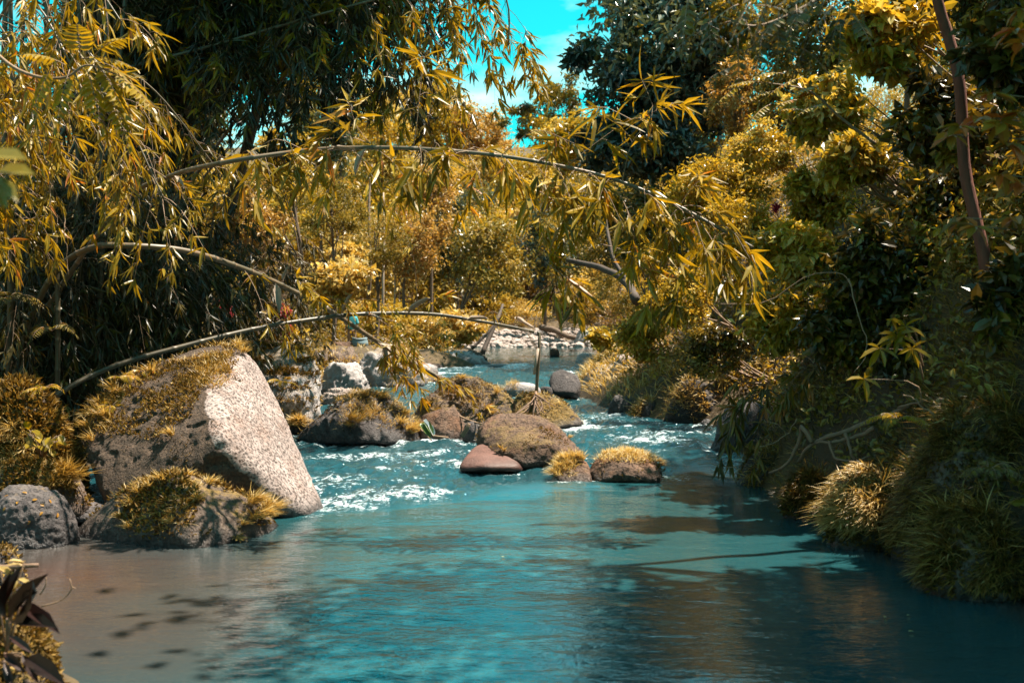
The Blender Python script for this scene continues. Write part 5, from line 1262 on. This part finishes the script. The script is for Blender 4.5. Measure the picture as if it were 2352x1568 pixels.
Q = on_ground(26000, 1600, 2600, 8.5, 17, lambda x, d, i: (x > xr(d) + .25) & (x < xr(d) + 3))
b = fbm(Q * 2.3 + 9, 3); Q, b = Q[b > .0], b[b > .0]; Q = Q + np.abs(rng.normal(0, 1, len(Q)))[:, None] * A([-.07, -.03, .09])
L = rng.uniform(.05, .14, len(Q))
put('undergrowth', leaves_mesh('undergrowth', Q, nrm(rnd(len(Q)) + A([-.3, -.2, 0])), nrm(A([-.4, -.3, .6]) + rnd(len(Q), .5)), L, L * .25, np.clip(.4 + .5 * b + rng.normal(0, .15, len(Q)), 0, 1), M['olive_leaf'], 'ovate'), None, 'stuff')['label'] = 'small weeds on the shaded bank'
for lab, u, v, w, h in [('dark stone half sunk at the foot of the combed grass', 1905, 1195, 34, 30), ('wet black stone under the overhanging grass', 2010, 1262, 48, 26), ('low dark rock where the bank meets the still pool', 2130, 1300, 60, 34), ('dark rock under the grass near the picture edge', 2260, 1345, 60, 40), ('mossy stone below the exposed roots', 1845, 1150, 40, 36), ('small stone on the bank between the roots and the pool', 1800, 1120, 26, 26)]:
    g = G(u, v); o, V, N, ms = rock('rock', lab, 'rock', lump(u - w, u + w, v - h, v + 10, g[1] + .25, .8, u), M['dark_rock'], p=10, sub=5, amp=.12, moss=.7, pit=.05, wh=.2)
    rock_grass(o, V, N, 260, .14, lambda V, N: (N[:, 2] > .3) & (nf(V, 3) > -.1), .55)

for lab, u0, u1, vt, vb, d, sd2, T in [('sunlit mound of combed yellow grass where the bank meets the still pool', 1915, 2110, 1085, 1240, 11.9, 81, .95), ('shaded grass mound behind the sunlit one on the bank', 2060, 2290, 1045, 1235, 11.3, 82, .6), ('drooping grass mound at the waterline near the picture edge', 2120, 2420, 1190, 1360, 9.9, 83, .55), ('small grass mound jutting into the end of the rapids', 1705, 1800, 1045, 1110, 16.3, 84, .6), ('grass mound under the exposed roots', 1800, 1930, 1100, 1180, 13.6, 85, .45), ('ragged grass mound high on the shaded bank', 2150, 2400, 930, 1080, 10.8, 86, .5)]:  # higher tint paints the sunlit mound lighter than the shaded ones
    o, V, N, ms = rock('grass_mound', lab, 'grass mound', lump(u0, u1, vt, vb, d, .8, sd2), M['brown_rock'], p=8, sub=5, amp=.20, moss=1.0, pit=.05)
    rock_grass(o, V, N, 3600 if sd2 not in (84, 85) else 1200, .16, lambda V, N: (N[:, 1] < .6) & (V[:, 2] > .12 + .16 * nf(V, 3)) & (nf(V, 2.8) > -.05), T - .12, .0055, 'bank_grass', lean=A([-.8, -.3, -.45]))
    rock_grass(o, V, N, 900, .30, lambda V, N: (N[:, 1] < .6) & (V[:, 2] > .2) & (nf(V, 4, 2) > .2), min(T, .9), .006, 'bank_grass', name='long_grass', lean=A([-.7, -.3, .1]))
    moss_tufts(o, V, N, 2600, lambda V, N: (nf(V, 2.8) < .15) & (N[:, 1] < .6) & (V[:, 2] > .05), .05, T=.3)

# ferns, roots, vines, driftwood
def fern(label, u, v, d, n, L, mat='bamboo_leaf', T=.7, up=.8, group=None, base=None):
    p = A(base) if base is not None else P(u, v, d)
    t = thing('fern', tuple(map(float, p)), label, 'fern', group); lst = []; mb = MB()
    for i in range(n):
        a = 6.28 * i / n + rng.normal(0, .3)
        frond(lst, mb, p, A([math.cos(a), math.sin(a) * .8 - .2, up + rng.normal(0, .2)]), L * rng.uniform(.7, 1.1), 13, .24, .75, .004, T)
    mb.build('stalk', M['twig'], t)
    a = leaflist(lst); leaves_out(t, a[0], a[1], a[2], a[3], a[3] * .13, a[4], M[mat], 'ovate', 0, rest='fronds')
for lab, u, v, d, n, L, mat in [('upright yellow fern on the shoulder of the tilted boulder', 285, 872, 15.0, 5, .42, 'bamboo_leaf'), ('second yellow fern nearer the top of the tilted boulder', 330, 855, 15.3, 4, .36, 'bamboo_leaf'),
                                ('bright yellow fern frond clump low on the left shoulder of the tilted boulder', 255, 935, 14.7, 5, .40, 'bamboo_leaf'), ('arching fern on top of the shaggy moss mound', 100, 895, 14.0, 6, .34, 'bamboo_leaf'),
                                ('fern with broad fronds beside the upright mossy block', 652, 880, 21.6, 5, .5, 'bamboo_leaf'), ('glowing yellow fern on the shaded grassy bank', 2060, 965, 11.0, 7, .42, 'bamboo_leaf'), ('dull olive fern low on the grassy bank near the picture edge', 2270, 1085, 9.6, 7, .42, 'shade_toned_bamboo_leaf'),
                                ('feathery fern at the left picture edge under the grove', 20, 690, 16, 8, .6, 'shade_toned_bamboo_leaf'), ('small dark fern on the grove floor', 120, 760, 17, 8, .6, 'shade_toned_bamboo_leaf'), ('pale fern frond lit among the leaves of the slope', 1775, 680, 15.6, 6, .45, 'bamboo_leaf'), ('fern hanging over the slope below the end of the arching stem', 1880, 660, 15.2, 7, .5, 'bamboo_leaf')]:
    fern(lab, u, v, d, n, L, mat)

t = thing('plant', P(95, 1045, 13.3), 'broad-leaved weed with shiny leaves on the moss mound', 'plant'); lst = []; mb = MB()
for i in range(26):
    c = P(60 + rng.uniform(0, 80), 985 + rng.uniform(0, 45), 13.0 + rng.normal(0, .15)); mb.tube(A([P(95, 1060, 13.3), (P(95, 1050, 13.2) + c) / 2 + A([0, 0, .06]), c]), .006, 5, .6)
    lst.append((c, nrm(A([rng.normal(.3, .7), -.5, rng.normal(-.3, .4)])), nrm(A([0, -.4, 1.]) + rng.normal(0, .3, 3)), rng.uniform(.09, .17), rng.uniform(.2, .75)))
mb.build('stem', M['twig'], t); a = leaflist(lst); leaves_out(t, a[0], a[1], a[2], a[3], a[3] * .28, a[4], BL, 'ovate', 300)

t = thing('exposed_roots', P(1900, 1010, 13.6), 'tangle of bare reddish roots washed out of the shaded bank', 'roots')
for pts, r in [([(2010, 965, 13.2), (1950, 985, 13.3), (1890, 1010, 13.4), (1850, 1030, 13.6), (1825, 1065, 13.8)], .035), ([(2000, 985, 13.1), (1960, 1005, 13.2), (1900, 1020, 13.3), (1860, 1025, 13.5)], .03), ([(1935, 1000, 13.2), (1950, 1040, 13.1), (1965, 1075, 13.1), (1945, 1110, 13.0)], .022),
               ([(1860, 1020, 13.5), (1840, 985, 13.6), (1835, 1020, 13.7), (1800, 1070, 13.8), (1765, 1090, 14.2)], .03), ([(1900, 1015, 13.3), (1915, 1055, 13.2), (1955, 1060, 13.1), (1990, 1050, 13.1)], .018), ([(2080, 935, 12.8), (2030, 960, 13.0), (1980, 975, 13.1)], .03), ([(2200, 915, 12.3), (2130, 930, 12.5), (2060, 955, 12.8)], .022)]:
    q = spline([P(*p) for p in pts], 16); q = q + A([0, -.12, .03]) + np.cumsum(rnd(16, .008), 0)
    mb = MB(); mb.tube(q, np.linspace(r, r * .55, 16), 7, .5); mb.build('root', M['root'], t)

VG = 'thin creepers hanging over the shaded bank'
for lab, pts in [('thin creeper arching over the shaded slope beside the yellow weed', [(1950, 640, 13.2), (1970, 720, 13), (1985, 800, 12.8), (1960, 860, 12.7)]), ('long bare creeper stem crossing the dark slope', [(1660, 700, 15), (1760, 690, 14.5), (1860, 630, 14), (1930, 625, 13.6), (1960, 655, 13.4)]),
                 ('pale dead stick poking out of the shaded grass', [(2075, 905, 11.2), (2110, 930, 11), (2140, 965, 10.9)]), ('forked dead twig hanging over the wet rock slope', [(1830, 960, 14.5), (1800, 1000, 14.6), (1750, 1020, 14.7)]), ('pale dead twig leaning on the leaves above the wet rock slope', [(1760, 770, 15.2), (1735, 810, 15.2), (1715, 850, 15.2)]),
                 ('red twig reaching from the bank over the rapids', [(1700, 1075, 15.6), (1650, 1060, 15.8), (1605, 1052, 15.9)]), ('creeper dangling from the dark canopy at the picture edge', [(148, 480, 16), (150, 530, 15.9), (146, 580, 15.9), (150, 640, 15.9)])]:
    q = spline([P(*p) for p in pts], 14) + np.cumsum(rnd(14, .012), 0)
    o = MB(); o.tube(q, np.linspace(.009, .005, 14), 5, .6)
    if 'fork' in lab or 'red twig' in lab or 'leaning' in lab: o.tube(A([q[5], q[5] + A([-.12, 0, .12]), q[5] + A([-.26, -.03, .16])]), [.009, .007, .004], 4, .5)
    ob = o.build('creeper' if 'creeper' in lab else 'twig', M['twig'])
    rebase(ob, tuple(map(float, q[-1]))); tag(ob, lab, 'creeper' if 'creeper' in lab else 'twig')
for lab, pts, r in [('forked pink driftwood stick lying between the rocks in midstream', [(1040, 948, 21.2), (1070, 962, 20.9), (1100, 972, 20.6), (1130, 975, 20.4)], .022), ('stub of grey driftwood jammed upright behind the big smooth boulder', [(1062, 1000, 20.2), (1072, 985, 20.1), (1078, 972, 20.1)], .05),
                    ('red-brown stick pinned at the foot of the grass-maned rock', [(985, 998, 19.7), (1005, 1002, 19.6), (1030, 1004, 19.6)], .022), ('short splintered stick under the green debris', [(966, 985, 19.8), (980, 1000, 19.6), (992, 1012, 19.6)], .016)]:
    q = spline([P(*p) for p in pts], 10); o = MB(); o.tube(q, np.linspace(r, r * .6, 10), 7, .6)
    if 'forked' in lab: o.tube(A([q[6], q[6] + A([.04, 0, .10]), q[6] + A([.05, 0, .2])]), [.014, .01, .008], 5, .6)
    ob = o.build('driftwood', M['twig']); rebase(ob, tuple(map(float, q[0]))); tag(ob, lab, 'driftwood')
t = thing('plant_debris', P(978, 992, 19.7), 'folded green palm sheath with white plastic caught against the grass-maned rock', 'debris')
V0, F0 = leaf_template([0, .2, .7, 1], [.4, 1, .8, .2], .5, .2)
gm, wm = plain_mat('green_sheath', (.14, .20, .05), .4), plain_mat('white_plastic', (.75, .76, .76), .4)
for m_, nm, a, e, w in [(gm, 'sheath', (966, 972), (990, 1004), .085), (gm, 'sheath', (974, 970), (996, 1000), .06), (wm, 'plastic_scrap', (985, 978), (998, 1002), .045), (wm, 'plastic_scrap', (972, 966), (986, 978), .035)]:
    p, q = P(*a, 19.75), P(*e, 19.6); D, S, N = frames(nrm(q - p), nrm(A([.3, -.7, .5]))); l = np.linalg.norm(q - p)
    put(nm, mesh_np(nm, p + V0[:, :1] * S * w + V0[:, 1:2] * D * l + V0[:, 2:] * N * l * .5, F0, m_, True), t)

# leaning trunks, logs and the far branches
for lab, pts, r, mt in [('leaning grey trunk standing on the rock shelf at the calm pool', [(1108, 812, 46), (1125, 770, 46.5), (1145, 730, 47), (1156, 700, 48)], .11, 'dark_bark'), ('second thin trunk leaning across the grey one at the pool', [(1085, 800, 45), (1120, 765, 45.5), (1150, 725, 46)], .07, 'dark_bark'),
                        ('bare forked trunk leaning over the bend of the river', [(1462, 690, 34), (1440, 650, 35), (1400, 625, 36), (1350, 610, 37.5), (1300, 600, 38.5)], .15, 'dark_bark'), ('upper bough of the forked trunk', [(1445, 655, 35), (1410, 600, 35.5), (1395, 540, 36), (1385, 470, 37)], .08, 'dark_bark'),
                        ('pale straight trunk deep in the far forest', [(878, 720, 56), (880, 640, 56), (882, 540, 56.5), (880, 440, 57)], .07, 'pale_wood'), ('second pale trunk in the far forest', [(905, 715, 60), (908, 640, 60), (905, 520, 60)], .06, 'pale_wood'), ('slim dark trunk in front of the orange-brown tree', [(845, 690, 52), (850, 600, 52), (846, 480, 53), (852, 380, 54)], .09, 'bark'),
                        ('fallen log lying over the grey boulder on the cobble bar', [(1245, 752, 69), (1270, 758, 68), (1300, 770, 66), (1318, 775, 65)], .22, 'bark'), ('white fallen trunk slanting in the dark gap over the cobble bar', [(1190, 732, 74), (1205, 742, 73), (1222, 752, 72)], .14, 'pale_wood')]:
    q = spline([P(*p) for p in pts], 14); q = q + np.cumsum(rnd(14, r * .08), 0); o = MB(); o.tube(q, np.linspace(r, r * .5, 14), 8, .5)
    nm = 'log' if 'log' in lab or 'fallen' in lab else 'tree_trunk'
    ob = o.build(nm, M[mt]); rebase(ob, tuple(map(float, q[0]))); tag(ob, lab, 'log' if nm == 'log' else 'tree trunk')

# ------------------------------------------------------------------ near corner: mossy rock, strap-leaved plant, twigs, floating leaves
o, V, N, ms = rock('boulder', 'mossy rock in the nearest corner under the maroon-leaved plant', 'boulder', lump(-190, 118, 1395, 1640, 6.9, .7, 71), M['brown_rock'], p=5, sub=6, amp=.09, moss=1.0)
moss_tufts(o, V, N, 6500, lambda V, N: (V[:, 2] > .08) & (nf(V, 4) > -.25), .045)
rock_grass(o, V, N, 700, .10, lambda V, N: (N[:, 2] > .0) & (V[:, 2] > .1) & (nf(V, 3) > 0), .4, W=.004)
o, V, N, ms = rock('rock', 'low stone at the water edge behind the maroon-leaved plant', 'rock', lump(-120, 50, 1255, 1330, 9.6, .6, 72), M['dark_rock'], p=6, sub=5, amp=.08, moss=.6)
moss_tufts(o, V, N, 900, lambda V, N: (N[:, 2] > .2), .04)
t = thing('plant', P(20, 1440, 6.6), 'maroon strap-leaved plant blurred in the nearest corner', 'plant'); lst = []; mb = MB()
for (u, v), (eu, ev), k in [((20, 1420), (95, 1300), .3), ((25, 1430), (120, 1330), .35), ((45, 1390), (148, 1445), .3), ((15, 1420), (-5, 1280), .5), ((30, 1400), (75, 1345), .4), ((35, 1430), (130, 1420), .2), ((20, 1460), (85, 1500), .5), ((10, 1520), (30, 1590), .6), ((50, 1500), (95, 1580), .3), ((0, 1400), (40, 1290), .7), ((10, 1500), (60, 1545), .55), ((60, 1510), (150, 1560), .2)]:
    a, e = P(u, v, 6.5), P(eu, ev, 6.3 + rng.normal(0, .08)); lst.append((a, nrm(e - a), nrm(A([0, -.7, .7]) + rng.normal(0, .3, 3)), np.linalg.norm(e - a) * .85, k * .6)); mb.tube(A([P(15, 1500, 6.7), (a + P(15, 1500, 6.7)) / 2, a]), .006, 5, .4)
mb.build('stem', M['root'], t); a = leaflist(lst); leaves_out(t, a[0], a[1], a[2], a[3], a[3] * .13, a[4], M['maroon_leaf'], 'ovate', 300)
t = thing('plant', P(20, 1360, 7.0), 'yellow-green seedling behind the maroon plant', 'plant'); lst = []; mb = MB()
for i in range(12):
    c = P(rng.uniform(-5, 60), rng.uniform(1290, 1390), 7.0); mb.tube(A([P(20, 1400, 7.1), c]), .004, 4, .6)
    lst.append((c, nrm(A([rng.normal(0, .8), -.4, rng.normal(.2, .4)])), nrm(A([0, -.3, 1.]) + rng.normal(0, .3, 3)), rng.uniform(.08, .13), .7))
mb.build('stem', M['twig'], t); a = leaflist(lst); leaves_out(t, a[0], a[1], a[2], a[3], a[3] * .2, a[4], M['grass'], 'ovate', 300)
for lab, pts, r in [('black mossy stick jutting over the water at the near corner', [(-40, 1305, 8.6), (20, 1302, 8.6), (88, 1297, 8.6)], .028), ('bare curved twig standing in the brown shallows', [(92, 1365, 8.2), (104, 1345, 8.2), (106, 1325, 8.2)], .006), ('forked bare twig reaching over the brown shallows', [(95, 1392, 7.9), (140, 1378, 7.9), (164, 1352, 7.9), (160, 1328, 7.9)], .006)]:
    q = spline([P(*p) for p in pts], 12); o = MB(); o.tube(q, np.linspace(r, r * .6, 12), 6, .5)
    if 'forked' in lab: o.tube(A([q[8], q[8] + A([.03, 0, -.01])]), [.005, .003], 4, .5)
    if 'black' in lab:
        for k in range(4): o.tube(spline([q[5 + k], q[5 + k] + A([.01, -.02, -.06]), q[5 + k] + A([.02 - .03 * (k % 2), -.02, -.15])], 5), [.006, .005, .004, .004, .003], 4, .3)
    ob = o.build('stick' if 'black' in lab else 'twig', M['root' if 'black' in lab else 'twig']); rebase(ob, tuple(map(float, q[0]))); tag(ob, lab, 'twig')
for u, v, lab in [(2087, 1449, 'larger pale leaf floating on the shaded pool'), (2030, 1416, 'small pale leaf floating on the shaded pool nearer the grassy bank'), (2083, 1412, 'tiny brown leaf floating on the shaded pool'), (1152, 1278, 'white petal floating on the blue reflection in the middle of the pool')]:
    p = G(u, v, .012); o = put('floating_leaf', leaves_mesh('floating_leaf', A([p]), A([nrm(A([1, .4, .08]))]), A([[0, 0, 1.]]), A([.05 if 'larger' in lab else .035]), A([.014]), A([.95]), M['pale_leaf'], 'ovate'))
    rebase(o, tuple(map(float, p))); tag(o, lab, 'leaf')
t = thing('pinnate_branch', P(-40, 400, 4.2), 'blurred dark golden leaf very near the camera at the picture edge', 'branch'); lst = []; mb = MB()
mb.tube(A([P(-60, 380, 4.3), P(0, 395, 4.2), P(30, 400, 4.2)]), .004, 5, .5); mb.build('stem', M['twig'], t)
for (u, v), (eu, ev) in [((-30, 360), (55, 350)), ((-10, 395), (72, 385)), ((-20, 410), (40, 450)), ((-30, 400), (15, 470))]:
    a, e = P(u, v, 4.2), P(eu, ev, 4.15); lst.append((a, nrm(e - a), nrm(A([0, -.6, .8])), np.linalg.norm(e - a), .5))
a = leaflist(lst); leaves_out(t, a[0], a[1], a[2], a[3], a[3] * .26, a[4], M['olive_leaf'], 'ovate', 300)

# crimson blossom on the slope
t = thing('flower', P(1782, 478, 16.9), 'single dark red bloom on the sunlit slope under the round yellow leaves', 'flower')
lst = [(P(1782, 478, 16.9), nrm(rng.normal(0, 1, 3) + A([0, -.6, .2])), nrm(rng.normal(0, 1, 3)), .10, rng.uniform(.4, 1)) for i in range(26)]
a = leaflist(lst); leaves_out(t, a[0], a[1], a[2], a[3], a[3] * .2, a[4], M['crimson_leaf'], 'ovate', 300, 'petal')
mb = MB(); mb.tube(A([P(1788, 500, 17.1), P(1782, 480, 16.92)]), .012, 5, .4); mb.build('stem', M['twig'], t)

# ------------------------------------------------------------------ the person on the ledge
def skin(name, vs, es, mat, parent, loc, levels=2):
    me = bpy.data.meshes.new(name); me.from_pydata([v[:3] for v in vs], es, [])
    o = bpy.data.objects.new(name, me); COL.objects.link(o)
    md = o.modifiers.new('skin', 'SKIN'); sv = me.skin_vertices[0].data
    for s_, v in zip(sv, vs): s_.radius = (v[3], v[4] if len(v) > 4 else v[3])
    sv[0].use_root = True
    o.modifiers.new('sub', 'SUBSURF').levels = levels
    o.modifiers['sub'].render_levels = levels
    dg = bpy.context.evaluated_depsgraph_get()
    m2 = bpy.data.meshes.new_from_object(o.evaluated_get(dg)); m2.materials.clear(); m2.materials.append(mat)
    m2.polygons.foreach_set('use_smooth', np.ones(len(m2.polygons), bool)); m2.name = name
    bpy.data.objects.remove(o)
    n = bpy.data.objects.new(name, m2); COL.objects.link(n); n.parent = parent; return n
pp = P(808, 796, 47.5)
per = thing('person', tuple(map(float, pp)), 'person in a loose teal shirt and rolled tan trousers seen from behind on the ledge', 'person')
per.rotation_euler = (0, 0, .15)
SK, TE, TA, HA = plain_mat('skin', (.30, .16, .10), .5), plain_mat('teal_cloth', (.06, .42, .48), .8), plain_mat('tan_cloth', (.34, .22, .15), .85), plain_mat('hair', (.02, .014, .012), .5)
body = [(0, 0, .80, .13, .10), (0, 0, 1.0, .125, .09), (0, .0, 1.18, .15, .10), (0, .01, 1.27, .07, .06), (0, .0, 1.34, .048), (0, -.01, 1.42, .075, .085), (0, 0, 1.50, .07, .08),
        (-.17, 0, 1.22, .05), (-.22, .0, 1.0, .04), (-.24, -.06, .80, .032), (-.245, -.09, .72, .03, .02), (.17, 0, 1.22, .05), (.22, 0, 1.0, .04), (.25, -.05, .80, .032), (.255, -.08, .72, .03, .02),
        (-.085, 0, .74, .085), (-.10, 0, .42, .058), (-.11, .03, .09, .042), (-.11, -.08, .03, .04, .03), (.085, 0, .74, .085), (.10, 0, .42, .058), (.11, .03, .09, .042), (.11, -.08, .03, .04, .03)]
be = [(0, 1), (1, 2), (2, 3), (3, 4), (4, 5), (5, 6), (2, 7), (7, 8), (8, 9), (9, 10), (2, 11), (11, 12), (12, 13), (13, 14), (0, 15), (15, 16), (16, 17), (17, 18), (0, 19), (19, 20), (20, 21), (21, 22)]
for sx, w in ((-1, 10), (1, 14)):        # five fingers on each hand
    hx, hy, hz = body[w][:3]
    for k, (dx, dy, l) in enumerate([(-.02, 0, .07), (-.007, 0, .08), (.007, 0, .078), (.02, 0, .06), (0, -.03, .045)]):
        i = len(body); body += [(hx + dx, hy + dy, hz - .03, .009), (hx + dx * 1.2, hy + dy * 1.3 - .015, hz - .03 - l, .007)]; be += [(w, i), (i, i + 1)]
skin('body', body, be, SK, per, None)
shirt = [(0, 0, .68, .20, .15), (0, 0, .9, .175, .13), (0, 0, 1.14, .18, .125), (0, 0, 1.26, .10, .08), (-.18, 0, 1.22, .07), (-.225, 0, 1.02, .07), (-.24, -.02, .93, .075), (.18, 0, 1.22, .07), (.225, 0, 1.02, .07), (.24, -.02, .93, .075)]
skin('shirt', shirt, [(0, 1), (1, 2), (2, 3), (2, 4), (4, 5), (5, 6), (2, 7), (7, 8), (8, 9)], TE, per, None)
skin('trousers', [(0, 0, .80, .155, .12), (-.09, 0, .70, .105), (-.105, 0, .42, .085), (-.11, .02, .18, .075), (.09, 0, .70, .105), (.105, 0, .42, .085), (.11, .02, .18, .075)], [(0, 1), (1, 2), (2, 3), (0, 4), (4, 5), (5, 6)], TA, per, None)
skin('hair', [(0, .03, 1.53, .085, .09), (0, .05, 1.45, .08, .06), (0, .05, 1.38, .05, .03)], [(0, 1), (1, 2)], HA, per, None)
# the open sack beside the person
t = thing('sack', P(826, 796, 46.8), 'slumped grey-blue sack with an open rim beside the person', 'sack'); t.location.z = pp[2]
prof = [(.02, 0), (.30, 0), (.36, .10), (.35, .22), (.29, .33), (.31, .37), (.28, .38), (.25, .31), (.05, .24)]
ang = np.linspace(0, 2 * math.pi, 24, endpoint=False)
Vv = A([(r * math.cos(a) * (1 + .09 * math.sin(3 * a + r * 9)), r * math.sin(a), z + .03 * math.sin(2 * a + 1) * (z > .25)) for r, z in prof for a in ang])
i = np.arange(len(prof) - 1)[:, None] * 24; j = np.arange(24); Ff = np.stack([i + j, i + (j + 1) % 24, i + 24 + (j + 1) % 24, i + 24 + j], -1).reshape(-1, 4)
o = bpy.data.objects.new('bag', mesh_np('bag', Vv, Ff, plain_mat('sack_cloth', (.16, .24, .27), .7), True)); COL.objects.link(o); o.parent = t
mb = MB(); mb.tube(A([(.31 * math.cos(a), .31 * math.sin(a), .375 + .03 * math.sin(2 * a + 1)) for a in np.linspace(0, 6.3, 25)]), .014, 6, .5)
o = bpy.data.objects.new('rim', mb.mesh('rim', plain_mat('sack_rim', (.30, .36, .38), .6))); COL.objects.link(o); o.parent = t
